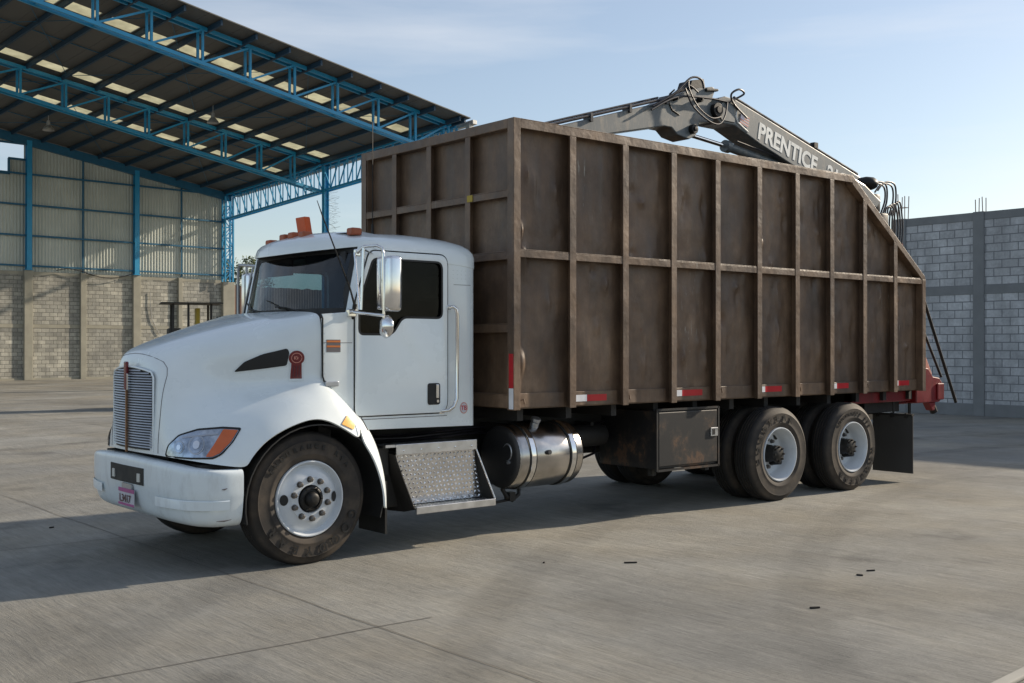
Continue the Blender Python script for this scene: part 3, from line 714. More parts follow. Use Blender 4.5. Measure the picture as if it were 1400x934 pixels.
wr = make_wheel(3.86, -1.285, -1, False)
WR = []
def dup(src, dx=0, dy=0, flip=False):
    o = src.copy(); col.objects.link(o); WL[o.name] = WL[src.name]+Vector((dx, dy, 0)); o.parent = T; o.location = WL[o.name]-WL[T.name]
    if flip: o.rotation_euler = (0, 0, math.pi)
    for ch in [c for c in src.children]:
        c = ch.copy(); col.objects.link(c); c.parent = o
    return o
wr2 = dup(wr, 1.41, 0)
for dx in (0, 1.41):
    dup(wr, dx, .335)
    wy = (-1.285+.14)
    dup(wr, dx, 2*(YC-wy), True); dup(wr, dx, 2*(YC-wy)-.335, True)
tyre_text(wr, 3.86, -1.285, 'GOODYEAR', -98, .372, .098, 17.5)
tyre_text(wr2, 5.27, -1.285, 'GOODYEAR', 98, .372, .098, 17.5)
tyre_text(wr2, 5.27, -1.285, 'ENDURANCE RSA', -48, .394, .046, 8.4)

# ---- hood with fenders (half cage, mirrored, subdivided)
HC = [
 [(-2.935,0,.872),(-2.93,.3,.872),(-2.915,.47,.872),(-2.895,.60,.868),(-2.86,.72,.86),(-2.80,.85,.85),(-2.72,.97,.832),(-2.61,1.08,.815),(-2.50,1.12,.80)],
 [(-2.94,0,.96),(-2.935,.3,.96),(-2.918,.47,.955),(-2.89,.60,.95),(-2.85,.72,.94),(-2.78,.86,.92),(-2.69,.98,.90),(-2.58,1.09,.87),(-2.48,1.13,.845)],
 [(-2.935,0,1.2),(-2.93,.3,1.2),(-2.905,.46,1.19),(-2.86,.57,1.16),(-2.79,.69,1.12),(-2.69,.83,1.09),(-2.58,.96,1.06),(-2.47,1.07,1.01),(-2.40,1.13,.95)],
 [(-2.935,0,1.50),(-2.93,.3,1.50),(-2.90,.46,1.47),(-2.80,.53,1.36),(-2.68,.63,1.27),(-2.56,.79,1.21),(-2.44,.95,1.17),(-2.35,1.07,1.12),(-2.28,1.14,1.04)],
 [(-2.925,0,1.665),(-2.915,.29,1.66),(-2.86,.44,1.61),(-2.70,.54,1.47),(-2.50,.62,1.34),(-2.37,.78,1.29),(-2.27,.95,1.26),(-2.19,1.08,1.20),(-2.11,1.15,1.11)],
 [(-2.80,0,1.725),(-2.79,.30,1.72),(-2.74,.45,1.67),(-2.57,.57,1.53),(-2.34,.66,1.40),(-2.20,.80,1.36),(-2.10,.96,1.335),(-2.03,1.09,1.27),(-1.97,1.15,1.145)],
 [(-2.50,0,1.825),(-2.50,.35,1.82),(-2.47,.60,1.775),(-2.36,.735,1.63),(-2.12,.80,1.46),(-2.01,.87,1.41),(-1.95,.97,1.375),(-1.91,1.09,1.30),(-1.87,1.155,1.14)],
 [(-2.12,0,1.935),(-2.12,.40,1.93),(-2.12,.75,1.895),(-2.07,.89,1.78),(-1.95,.915,1.53),(-1.88,.94,1.43),(-1.85,1.0,1.39),(-1.82,1.09,1.31),(-1.79,1.155,1.115)],
 [(-1.775,0,2.0),(-1.775,.45,1.998),(-1.775,.90,1.985),(-1.775,.968,1.93),(-1.775,.965,1.6),(-1.755,.965,1.44),(-1.73,1.01,1.385),(-1.71,1.09,1.28),(-1.69,1.155,1.065)],
]
FX = [ [(-1.62,.93,1.33),(-1.61,1.0,1.30),(-1.60,1.09,1.215),(-1.595,1.155,1.01)],
       [(-1.525,.93,1.225),(-1.515,1.0,1.205),(-1.505,1.09,1.135),(-1.515,1.155,.955)] ]
m = MB(); bm = m.bm
for s in (-1, 1):
    V = [[bm.verts.new((x, H(h, s), z)) for x, h, z in r] for r in HC]
    for A, B in zip(V, V[1:]):
        for k in range(8): bm.faces.new((A[k], A[k+1], B[k+1], B[k]))
    P = V[-1][5:]
    for r in FX:
        Q = [bm.verts.new((x, H(h, s), z)) for x, h, z in r]
        for k in range(3): bm.faces.new((P[k], P[k+1], Q[k+1], Q[k]))
        P = Q
bmesh.ops.remove_doubles(bm, verts=bm.verts, dist=1e-4)
def sub_with_bottom(mb): return mb
hood = m.build('hood', M['paint'], T, sub=3, thick=.018, smooth=60)
# rear fender strips, dark liners, arch edge
for s in (-1, 1):
    m = MB()
    rows = [[(-1.515,.93,1.215),(-1.505,1.0,1.195),(-1.495,1.09,1.125),(-1.505,1.155,.95)],
            [(-1.43,.95,1.13),(-1.41,1.02,1.10),(-1.405,1.10,1.04),(-1.43,1.155,.86)],
            [(-1.35,.98,.98),(-1.325,1.04,.95),(-1.325,1.11,.90),(-1.365,1.155,.74)],
            [(-1.295,.99,.74),(-1.265,1.05,.72),(-1.265,1.115,.70),(-1.315,1.155,.60)],
            [(-1.27,.99,.52),(-1.24,1.05,.52),(-1.24,1.115,.52),(-1.29,1.155,.48)],
            [(-1.27,.99,.385),(-1.24,1.05,.385),(-1.24,1.115,.385),(-1.29,1.155,.385)]]
    m.grid([[(x, H(h, s), z) for x, h, z in r] for r in rows]); m.build('rear_fender_strip', M['paint'], T, sub=2, thick=.015, smooth=60)
    m = MB(); rr = []
    for k in range(25):
        a = R(-18+k*(196+14)/24); rr.append([(-1.90+.615*math.cos(a), H(h, s), .50+.60*math.sin(a)) for h in (.45, .8, 1.0, 1.13)])
    m.grid(rr); m.build('wheel_arch_liner', M['black_plastic'], T, thick=.01, smooth=60)
    m = MB(); m.box((-1.255, H(.70, s) if s < 0 else H(.70, s), .17), (-1.235, H(1.10, s), .60)); m.build('mud_guard_flap', M['rubber_seal'], T)
    m = MB(); m.tube([(-1.46, H(1.165, s), 1.03), (-1.50, H(1.12, s), 1.14)], .004, 6); m.build('fender_seam', M['rubber_seal'], T)
# engine bay block-out under the hood
m = MB(); m.box((-2.8, YC-.40, .62), (-1.76, YC+.40, 1.5)); m.box((-1.74, YC-.86, .95), (-1.62, YC+.86, 1.9)); m.build('engine', M['frame_black'], T)

# sampling of the finished hood, so trim sits on it
from mathutils.bvhtree import BVHTree
hb = bmesh.new(); hb.from_mesh(hood.data); bmesh.ops.transform(hb, matrix=Matrix.Translation(WL[hood.name]), verts=hb.verts); BV = BVHTree.FromBMesh(hb)
def onhood(o, d, lift=.004):
    p, n, i, ds = BV.ray_cast(Vector(o), Vector(d).normalized())
    if p is None: return None
    if n.dot(Vector(d)) > 0: n = -n
    return p+n*lift
def decal(name, outline, proj, d, mat, lift=.004, parent=None, fill=10, **k):
    """outline is a 2-D polygon; proj maps it to a start point, d the cast direction onto the hood"""
    bmx = bmesh.new(); vs = [bmx.verts.new((u, v, 0)) for u, v in outline]; f = bmx.faces.new(vs)
    us = [p[0] for p in outline]; vs_ = [p[1] for p in outline]
    for i in range(1, fill):
        for ax, lo, hi in ((0, min(us), max(us)), (1, min(vs_), max(vs_))):
            c_ = lo+(hi-lo)*i/fill; co = (c_, 0, 0) if ax == 0 else (0, c_, 0); no = (1, 0, 0) if ax == 0 else (0, 1, 0)
            bmesh.ops.bisect_plane(bmx, geom=bmx.verts[:]+bmx.edges[:]+bmx.faces[:], plane_co=co, plane_no=no)
    last = None
    for v in bmx.verts:
        q = onhood(proj(v.co.x, v.co.y), d, lift)
        if q is None: q = last or Vector(proj(v.co.x, v.co.y))
        v.co = q; last = q
    me = bpy.data.meshes.new(name); bmx.to_mesh(me); bmx.free()
    return link_mesh(name, me, mat, parent or T, smooth=50, **k)

def nearproj(x, z): return (x, -2.2, z)
def farproj(x, z): return (x, 2.2, z)
# vent, emblem
vent = rpoly([(-2.385, 1.505), (-2.32, 1.585), (-2.20, 1.645), (-2.03, 1.69), (-2.015, 1.66), (-2.03, 1.555), (-2.2, 1.53)], .018)
for pj, d in ((nearproj, (0, 1, 0)), (farproj, (0, -1, 0))):
    cx_, cz_ = -2.22, 1.615
    big = [(cx_+(u-cx_)*1.045, cz_+(v-cz_)*1.10) for u, v in vent]
    decal('vent_rim', big, pj, d, M['paint'], .004)
    decal('hood_vent', vent, pj, d, M['rubber_seal'], .008)
    em = []
    ec = (-1.962, 1.615)
    for k in range(29):
        a = R(-62+k*(304)/28-0); em.append((ec[0]+.055*math.sin(-a+math.pi)*-1, ec[1]+.055*math.cos(-a+math.pi)))
    em = [(ec[0]+.057*math.cos(R(a)), ec[1]+.057*math.sin(R(a))) for a in range(-50, 231, 8)]
    em += [(ec[0]-.040, ec[1]-.165), (ec[0]+.040, ec[1]-.165)]
    bigem = [(ec[0]+(u-ec[0])*1.25, ec[1]-.02+(v-ec[1]+.02)*1.12) for u, v in em]
    decal('emblem_rim', bigem, pj, d, M['paint'], .005)
    e_ = decal('emblem', em, pj, d, M['emblem'], .010)
    if d[1] > 0:
        for r0_, r1_, mt in ((.040, .035, 'chrome'),):
            ring = [(ec[0]+r0_*math.cos(a/24*6.2832), ec[1]+r0_*math.sin(a/24*6.2832)) for a in range(25)]+[(ec[0]+r1_*math.cos(a/24*6.2832), ec[1]+r1_*math.sin(a/24*6.2832)) for a in range(24, -1, -1)]
            decal('emblem_ring', ring[:-1], pj, d, M['pinkred'], .0125, parent=e_, fill=2)
        for dx in (-.02, 0, .02):
            decal('emblem_stripe', [(ec[0]+dx-.004, ec[1]-.155), (ec[0]+dx+.004, ec[1]-.155), (ec[0]+dx+.004, ec[1]-.06), (ec[0]+dx-.004, ec[1]-.06)], pj, d, M['emblem_dark'], .0125, parent=e_, fill=2)
        q = onhood(nearproj(*ec), d, .014)
        text('emblem_letters', 'KW', .036, lambda u, v, w: (ec[0]+u, q.y+w, ec[1]+v-.013), M['pinkred'], e_, .001, .001, 'CENTER')
# headlights (cast from the front left)
for s in (-1, 1):
    dv = Vector((.62, -s*.78, 0)); dvn = dv.normalized(); tang = Vector((dvn.y*1, -dvn.x, 0))*(-s)
    cpt = Vector((-2.74, H(.93, s), .965))
    def hp(u, v, cpt=cpt, dvn=dvn, tang=tang): return cpt-dvn*.8+tang*u+Vector((0, 0, v))
    # u: + towards the rear, - towards the nose
    sg = 1 if (tang.x > 0) else -1
    O = [(-.325, -.075), (-.305, -.01), (-.22, .062), (-.08, .102), (.10, .115), (.235, .108), (.19, .02), (.12, -.06), (.06, -.088), (-.12, -.092), (-.31, -.088)]
    O = [(u*sg, v) for u, v in rpoly(O, .018)]
    big = [(u*1.06, v*1.15+.001) for u, v in O]
    decal('headlight_gasket', big, hp, dvn, M['rubber_seal'], .004, fill=12)
    hl = decal('headlight', O, hp, dvn, M['lamp_glass'], .009, fill=12)
    A = [(.115, .110), (.224, .104), (.182, .02), (.114, -.057), (.058, -.084), (.008, -.085), (.06, .0)]
    decal('turn_signal', [(u*sg, v) for u, v in rpoly(A, .008)], hp, dvn, M['amber'], .013, parent=hl, fill=8)
    for (cu, cv, rr_) in ((-.215, -.022, .046), (-.075, -.002, .070)):
        for r0, mt, lf in ((rr_, 'slat', .0115), (rr_*.84, 'lamp_glass', .0135), (rr_*.42, 'chrome', .0155)):
            decal('lamp_bowl', [((cu+r0*math.cos(a/18*6.283)*.92)*sg, cv+r0*math.sin(a/18*6.283)) for a in range(18)], hp, dvn, M[mt], lf, parent=hl, fill=3)
    decal('lamp_divider', [(u*sg, v) for u, v in ((-.20, .055), (.08, .082), (.085, .072), (-.195, .044))], hp, dvn, M['slat'], .012, parent=hl, fill=4)
    # amber side marker at the rear of the fender
    mk = rpoly([(-1.70, 1.09), (-1.63, 1.155), (-1.555, 1.175), (-1.535, 1.12), (-1.585, 1.04)], .012)
    pj = nearproj if s < 0 else farproj
    q = decal('side_marker', mk, pj, (0, -s, 0), M['yellow_dec'], .008, fill=4)

# grille
def gx(y_h): return -2.952+.045*(abs(y_h)/.42)**2.2
m = MB(); GO = rpoly([(-.395, .905), (.395, .905), (.40, 1.40), (.36, 1.50), (.2, 1.55), (0, 1.565), (-.2, 1.55), (-.36, 1.50), (-.40, 1.40)], .05)
def gtop(h):
    h = abs(h)
    return 1.540-.040*(h/.375)**2 if h < .375 else 1.50-.03*((h-.375)/.025)**2
NG = 32; rows = []
fr = MB(); rows = []
bk = []
for i in range(NG+1):
    h = -.40+.8*i/NG; bk.append([(gx(h)-.004, H(h), .90), (gx(h)-.004, H(h), gtop(h))])
g = MB(); g.grid(bk); grille = g.build('grille', M['rubber_seal'], T)
z = .915
while z < 1.555:
    hm = .395
    while hm > 0 and gtop(hm) < z+.014: hm -= .01
    if hm > .05:
        m = MB(); rr = []
        for i in range(21):
            h = -hm+2*hm*i/20; x = gx(h)-.006
            rr.append([(x, H(h), z+.0155), (x-.010, H(h), z+.012), (x-.013, H(h), z+.004), (x-.002, H(h), z)])
        m.grid(rr); m.build('louvre', M['slat'], grille, smooth=60)
    z += .0205
m = MB(); m.box((-2.985, YC-.007, .87), (-2.966, YC+.007, 1.40)); m.build('centre_bar', M['brass'], grille, bevel=.003)
m = MB(); m.box((-2.992, YC-.026, 1.36), (-2.966, YC+.026, 1.585)); m.build('nose_badge', M['emblem'], grille, bevel=.008)
m = MB(); m.box((-2.990, YC-.050, 1.36), (-2.966, YC-.027, 1.49)); m.build('nose_badge_tab', M['chrome'], grille, bevel=.004)
# raised frame round the grille + seam
m = MB(); path = []
for i in range(31):
    h = -.405+.81*i/30; path.append((gx(h)-.012, H(h), gtop(h)+.006))
P_ = [(gx(.405)-.012, H(-.405), .90)]+path+[(gx(.405)-.012, H(.405), .90)]
m.tube(P_, .008, 8); m.build('grille_frame', M['paint'], T, smooth=60)
sm = []
SP = [(.475, .885+.06*k) for k in range(10)]+[(.472, 1.48), (.455, 1.54), (.42, 1.585), (.36, 1.61), (.26, 1.632), (.13, 1.645), (0, 1.65)]
for h_, z_ in SP+[(-h_, z_) for h_, z_ in reversed(SP[:-1])]:
    q = onhood((-4, H(h_, -1), z_+.0), (1, 0, -.0), .0012)
    if q: sm.append(q)
m = MB(); m.tube(sm, .0026, 5); m.build('grille_seam', M['stick_grey'], T)

# bumper
def bx_(h):
    h = abs(h); return -2.99+.02*(h/.5)**2 if h < .5 else -2.97+.06*((h-.5)/.4)**2 if h < .9 else (-2.91+.13*((h-.9)/.18)**1.7 if h < 1.08 else -2.78)
path = [(bx_(h), h) for h in [0, .15, .3, .45, .6, .75, .85, .93, 1.0, 1.05]]+[(-2.775, 1.095), (-2.69, 1.125), (-2.61, 1.135), (-2.53, 1.137)]
full = [(x, -h) for x, h in reversed(path)][:-1]+[(x, h) for x, h in path]
# rows of the section: top lip, face, lower tuck
sec = [(.10, .828), (.03, .832), (.004, .815), (0, .77), (0, .70), (.0, .62), (.006, .58), (.014, .49), (.026, .42), (.06, .375), (.14, .365)]
def inward(i):
    a = Vector(full[max(i-1, 0)]); b = Vector(full[min(i+1, len(full)-1)]); d = (b-a).normalized(); return Vector((d.y, -d.x)) if True else None
rows = []
for i, (x, h) in enumerate(full):
    n_ = inward(i); r_ = []
    for off_, z in sec:
        cf = 1-min(abs(h), 1.05)/1.05; dz = .02*(1-abs(h)/1.13)-.026*max(0, abs(h)-.7)/.44*min(1, (z-.6)/.2) if z > .6 else -.012*cf; off_ = off_*(1+(1.0*cf+.4 if z < .6 else 0))
        r_.append((x+n_.x*off_, YC+(h+n_.y*off_), z+dz-.010*abs(h)))
    rows.append(r_)
m = MB(); m.grid(rows); m.build('bumper', M['bumper_paint'], T, sub=2, thick=.008, smooth=60)
def bpanel(name, h0, h1, z0, z1, lift, mat, parent=T, n=12, thick=.012):
    m = MB(); A = []; Bq = []
    for i in range(n+1):
        h = h0+(h1-h0)*i/n; x = bx_(h)-lift; A.append([(x, YC+h, z0), (x, YC+h, z1)]); 
    m.grid(A); return m.build(name, mat, parent, thick=thick, smooth=60)
slot = bpanel('bumper_slot', -.36, .31, .632, .765, .0045, M['rubber_seal'], thick=.004)
for h in (-.31, .20): bpanel('tow_hook_plate', h, h+.05, .655, .72, .012, M['hook_white'], slot, 2)
pl = bpanel('licence_plate', -.22, .09, .455, .585, .014, M['plate_w'], n=2, thick=.004)
bpanel('plate_band', -.22, .09, .556, .586, .017, M['plate_p'], pl, 2, .003); bpanel('plate_band', -.22, .09, .452, .470, .017, M['plate_p'], pl, 2, .003)
text('plate_letters', 'L3417', .085, lambda u, v, w: (bx_(0)-.0175-w, YC+.066-u*1.08, .478+v), M['emblem_dark'], pl, .001, .001)
bpanel('plate_bracket', -.16, .03, .585, .625, .012, M['slat'], n=2)
for s in (-1, 1):
    pts_ = [(bx_(h), h) for h in (.55, .65, .75, .85, .93, 1.0, 1.05)]+[(-2.775, 1.095), (-2.69, 1.125), (-2.64, 1.133)]; rows_ = []
    for i_, (x_, h_) in enumerate(pts_):
        a_ = Vector(pts_[max(i_-1, 0)]); b_ = Vector(pts_[min(i_+1, len(pts_)-1)]); d_ = (b_-a_).normalized(); nn = Vector((-d_.y, d_.x))
        if nn.x > 0 and nn.y < 0: nn = -nn
        if nn.dot(Vector((-1, .6))) < 0: nn = -nn
        f_ = min(1, i_/3)
        rows_.append([(x_+nn.x*l_*f_, H(h_+nn.y*l_*f_, s), z_) for l_, z_ in ((.0003, .572), (.0045, .565), (.001, .50))])
    m = MB(); m.grid(rows_); m.build('bumper_step', M['bumper_paint'], T, smooth=30)
# bumper moulding line (shallow lower recess panel) and scuffs
for p, q in (((-2.74, H(1.124), .425), (-2.63, H(1.139), .43)), ((-2.70, H(1.1285), .655), (-2.66, H(1.134), .662))):
    m = MB(); m.tube([p, tuple((Vector(p)+Vector(q))/2+Vector((0, 0, -.004))), q], [.002, .006, .002], 5); m.build('scuff_mark', M['stick_grey'], T)
m = MB(); m.box((-2.78, YC-.95, .70), (-2.45, YC+.95, .82)); m.box((-2.8, YC-.85, .48), (-2.6, YC+.85, .8)); m.build('bumper_bracket', M['frame_black'], T)

# ---- cab
cab = empty('cab', (-.9, YC, 1.0), parent=T)
HS = .955
outer = [(-1.765, 1.10), (-.255, 1.02), (-.255, 2.47), (-1.37, 2.52), (-1.475, 1.99), (-1.765, 1.965)]
outer = [(-1.765, 1.12), (-1.42, 1.02), (-.27, 1.005), (-.27, 2.44), (-.40, 2.50), (-1.35, 2.53), (-1.47, 1.99), (-1.765, 1.965)]
hole = rpoly([(-1.435, 1.80), (-1.435, 2.06), (-1.30, 2.435), (-.585, 2.435), (-.585, 1.945), (-1.0, 1.945), (-1.10, 1.80)], [.05, .03, .05, .07, .06, .05, .06])
doorp = rpoly([(-1.465, 1.135), (-1.465, 2.06), (-1.325, 2.495), (-.53, 2.495), (-.53, 1.135)], [.06, .05, .06, .09, .10])
def grow(poly, d):
    cx = sum(p[0] for p in poly)/len(poly); out_ = []
    n = len(poly)
    for i in range(n):
        a = Vector(poly[i-1]); b = Vector(poly[(i+1) % n]); t = (b-a)
        if t.length < 1e-6: out_.append(poly[i]); continue
        t.normalize(); out_.append((poly[i][0]+t.y*d, poly[i][1]-t.x*d))
    return out_
def area(p): return sum(p[i-1][0]*p[i][1]-p[i][0]*p[i-1][1] for i in range(len(p)))
def offset(poly, d): return grow(poly, d if area(poly) > 0 else -d)
for s in (-1, 1):
    def tf(u, v, w, s=s): return (u, H(HS, s)+(w if s > 0 else w), v)
    plate('side_panel', outer, [offset(hole, .012)], tf, .03, M['paint'], cab, .006)
    dp = plate('door_seal', offset(doorp, .010), [hole], lambda u, v, w, s=s: (u, H(HS+.017, s)+w, v), .006, M['rubber_seal'], cab)
    door = plate('door', doorp, [hole], lambda u, v, w, s=s: (u, H(HS+.021, s)+w, v), .016, M['paint'], cab, .006)
    wn = plate('door_window', offset(hole, -.001), [], lambda u, v, w, s=s: (u, H(HS+.006, s)+w, v), .005, M['tint'] if s < 0 else M['far_glass'], door)
    plate('window_seal', offset(hole, .004), [offset(hole, -.014)], lambda u, v, w, s=s: (u, H(HS+.027, s)+w, v), .007, M['rubber_seal'], door, .002)
    # handle
    hp_ = plate('door_handle', rpoly([(-.745, 1.205), (-.745, 1.39), (-.615, 1.39), (-.615, 1.205)], .025), [], lambda u, v, w, s=s: (u, H(HS+.032, s)+w, v), .010, M['rubber_seal'], door, .003)
    m = MB(); m.box((-.665, H(HS+.035, s)-.012, 1.26), (-.632, H(HS+.035, s)+.012, 1.38)); m.build('latch', M['chrome'], door, bevel=.006)
    m = MB(); m.tube([(-.648, H(HS+.033, s), 1.235), (-.648, H(HS+.048, s), 1.235)], .013, 12); m.build('lock', M['chrome'], door)
    # grab bar
    m = MB(); y0 = H(HS+.01, s); y1 = H(HS+.075, s)
    m.tube([(-.52, y0, 2.045), (-.50, y1, 2.05), (-.475, y1, 2.03), (-.462, y1, 1.98), (-.462, y1, 1.6), (-.468, y1, 1.25), (-.50, y1, 1.185), (-.55, y1, 1.155), (-.585, y0, 1.145)], .0165, 12)
    m.build('grab_bar', M['chrome'], cab, smooth=60)
    m = MB()
    for x_, z_ in ((-.52, 2.045), (-.585, 1.145)): m.box((x_-.03, y0-.012, z_-.022), (x_+.03, y0+.012, z_+.022))
    m.build('grab_bar_foot', M['chrome'], cab, bevel=.006)
    # rivets & seams
    m = MB(); yy = H(HS+.0155, s)
    for k in range(22): x_ = -1.36+.05*k; m.lathe([(.0055, 0), (.004, .002), (0, .003)], (x_, yy, 1.05), 'y', 8, sgn=s)
    for z_ in (2.30, 2.335, 2.37): 
        for k in range(5): m.lathe([(.005, 0), (.0035, .002), (0, .003)], (-.46+.045*k, yy, z_), 'y', 8, sgn=s)
    for k in range(8): m.lathe([(.005, 0), (.0035, .002), (0, .003)], (-1.74, yy, 1.25+.08*k), 'y', 8, sgn=s)
    m.build('rivets', M['paint'], cab)
    m = MB(); m.tube([(-.53, yy, 1.105), (-1.40, yy, 1.105)], .003, 5); m.tube([(-.455, yy, 2.245), (-.27, yy, 2.245)], .002, 5); m.tube([(-1.765, yy, 1.735), (-1.49, yy, 1.735)], .0022, 5); m.build('panel_seam', M['stick_grey'], cab)
    # A pillar outer strip joining glass and side
    m = MB()
    m.grid([[(-1.475, H(HS+.012, s), 1.97), (-1.505, H(.90, s), 1.965), (-1.50, H(.872, s), 1.962)], [(-1.35, H(HS+.012, s), 2.53), (-1.385, H(.90, s), 2.53), (-1.38, H(.872, s), 2.53)]])
    m.build('windshield_pillar', M['paint'], cab, thick=.02, smooth=60)
    # hood seam strip
    m = MB(); m.tube([(-1.762, H(.935, s), 1.975), (-1.768, H(.975, s), 1.93), (-1.768, H(.976, s), 1.47), (-1.755, H(.978, s), 1.43), (-1.71, H(.985, s), 1.40)], .008, 6); m.build('hood_gap_seal', M['rubber_seal'], T)
    m = MB(); m.box((-1.755, H(.985, s)-.015, 1.385), (-1.63, H(.985, s)+.015, 1.425)); m.build('hood_latch', M['slat'], T, bevel=.006)
# sticker, warranty round sticker (near side)
yy = H(HS+.0165)
st = plate('warning_sticker', [(-1.73, 1.66), (-1.60, 1.66), (-1.60, 1.76), (-1.73, 1.76)], [], lambda u, v, w: (u, yy+w, v), .002, M['stick_grey'], cab)
for z_ in (1.745, 1.705):
    m = MB(); m.box((-1.728, yy-.0025, z_-.007), (-1.602, yy-.0015, z_+.008)); m.build('sticker_stripe', M['stick_orange'], st)
c8 = [(-.345+.042*math.cos(a/24*6.283), 1.165+.05*math.sin(a/24*6.283)) for a in range(24)]
rs = plate('round_sticker', c8, [], lambda u, v, w: (u, yy+w, v), .002, M['plate_w'], cab)
plate('sticker_ring', c8, [[(-.345+(u+.345)*.85, 1.165+(v-1.165)*.85) for u, v in c8]], lambda u, v, w: (u, yy-.0015+w, v), .001, M['pinkred'], rs)
text('sticker_letters', 'TB', .055, lambda u, v, w: (-.345+u, yy-.002+w, 1.147+v), M['red_tape'], rs, .0006, .001, 'CENTER')
# rear wall with rounded corners
path = [(-.27, HS+.014)]+[(-.27+.07*math.sin(a), HS+.014-.07*(1-math.cos(a))) for a in [R(15*k) for k in range(1, 7)]]
full_ = [(x, h) for x, h in path]+[(x, -h) for x, h in reversed(path)]
m = MB(); m.grid([[(x, YC-h, z) for x, h in full_] for z in (1.005, 1.6, 2.2, 2.44)]); m.build('rear_wall', M['paint'], cab, thick=.02, smooth=60)
# roof with sun visor
def fx(h): return -1.66+.34*(min(abs(h), .97)/.97)**2.3
def vb(h): return 2.497+.040*(abs(h)/.97)**2
loop = []
for k in range(21): h = -.975+1.95*k/20; loop.append((fx(h), h))
loop += [(-1.1, .975), (-.7, .975), (-.4, .975), (-.27, .975)]+[(-.265+.07*math.sin(R(a)), .975-.07*(1-math.cos(R(a)))) for a in (30, 60, 90)]
loop += [(-.195, .5), (-.195, 0), (-.195, -.5)]+[(-.265+.07*math.sin(R(a)), -.975+.07*(1-math.cos(R(a)))) for a in (90, 60, 30)]+[(-.27, -.975), (-.4, -.975), (-.7, -.975), (-1.1, -.975)]
def zdrop(x, h):
    d = 0
    if x < -.95: d += .115*((-.95-x)/.6)**1.5
    if x > -.75: d += .045*((x+.75)/.55)**1.8
    return d
rings = []
cx = -.95
KI = [(0, 0), (0, .012), (.006, .045), (.02, .080), (.055, .112), (.13, .140), (.30, 0), (.55, 0), (.9, 0)]
for ins_i, (ins, z) in enumerate(((0.0, 2.435), (0, 2.52), (.012, 2.565), (.045, 2.60), (.11, 2.632), (.22, 2.66), (.42, 2.685), (.7, 2.698), (.9, 2.70))):
    rr = []
    for x, h in loop:
        L_ = Vector((x-cx, h)); 
        sx = 1-ins*.75/ .8 if False else 1-ins
        fxx = cx+(x-cx)*(1-ins*.62 if x < cx else 1-ins*.9); hh = h*(1-ins*.9)
        front = x < -1.3
        zz = z-zdrop(fxx, hh)
        if front:
            ki = KI[ins_i]; fxx = cx+(x-cx)*(1-ki[0]); hh = h*(1-ki[0]*1.1); c3 = 1-.40*(abs(h)/.97)**3
            zz = vb(h)+ki[1]*c3 if ins_i < 6 else z
        rr.append((fxx, YC+hh, zz))
    rings.append(rr)
m = MB(); Vr = m.grid(rings, close=True); m.bm.faces.new(Vr[-1])
# underside of the visor
m.build('roof', M['paint'], cab, thick=.012, smooth=60)
m = MB(); rr = []
for k in range(21):
    h = -.955+1.91*k/20; rr.append([(fx(h)+.01, YC+h, vb(h)+.006), (-1.42+.06*(h/.9)**2, YC+h, 2.525)])
m.grid(rr); m.build('visor_underside', M['black_plastic'], cab, thick=.006)
# windshield
def wx(h, t): return (-1.665+.17*(abs(h)/.88)**2.2)*(1-t)+(-1.50+.12*(abs(h)/.88)**2.2)*t
m = MB(); m.grid([[(wx(h, t), YC+h, 1.985+.54*t) for h in [-.87+1.74*k/24 for k in range(25)]] for t in [i/6 for i in range(7)]]); m.build('windshield', M['windshield'], cab, smooth=60)
m = MB()
def strip3(fn, n=24):
    m.grid([fn(i/n) for i in range(n+1)])
off_ = .005
strip3(lambda a: [(wx(-.87+1.74*a, 0)-off_, YC-.87+1.74*a, 1.955), (wx(-.87+1.74*a, .07)-off_, YC-.87+1.74*a, 1.985+.54*.07)])
strip3(lambda a: [(wx(-.87+1.74*a, .92)-off_, YC-.87+1.74*a, 1.985+.54*.92), (wx(-.87+1.74*a, 1)-off_, YC-.87+1.74*a, 2.52)])
for s in (-1, 1): strip3(lambda a: [(wx(.88, a)-off_, H(.88, s), 1.985+.54*a), (wx(.835+.0*a, a)-off_, H(.825-.05*(1-a)**6, s), 1.985+.54*a)])
m.build('windshield_border', M['rubber_seal'], cab)
m = MB(); m.tube([(wx(-.88+1.76*k/24, 0)-.012, YC-.88+1.76*k/24, 1.975) for k in range(25)], .012, 6); m.build('windshield_gasket', M['rubber_seal'], cab)
m = MB(); rr = []
for k in range(21):
    h = -.955+1.91*k/20; hz = 1.99-.03*(abs(h)/.9)**3; rr.append([(-1.77, YC+h, hz-.012), (wx(h*.9, 0)+.02, YC+h, 1.972)])
m.grid(rr); m.build('cowl_panel', M['black_plastic'], T, thick=.01)
for h0, dh, tl in ((-.42, .42, .0), (.25, .45, 0)):
    m = MB(); a = Vector((wx(h0, 0)-.035, YC+h0, 2.0)); b_ = Vector((wx(h0+dh, .13)-.022, YC+h0+dh, 2.05)); m.tube([a, a.lerp(b_, .5)+Vector((-.01, 0, .012)), b_], .007, 6)
    c1 = Vector((wx(h0+dh-.22, .04)-.018, YC+h0+dh-.22, 2.01)); c2 = Vector((wx(h0+dh+.2, .22)-.018, YC+h0+dh+.2, 2.11)); m.tube([c1, c1.lerp(c2, .5)+Vector((-.004, 0, 0)), c2], .006, 5)
    m.build('wiper', M['rubber_seal'], cab)
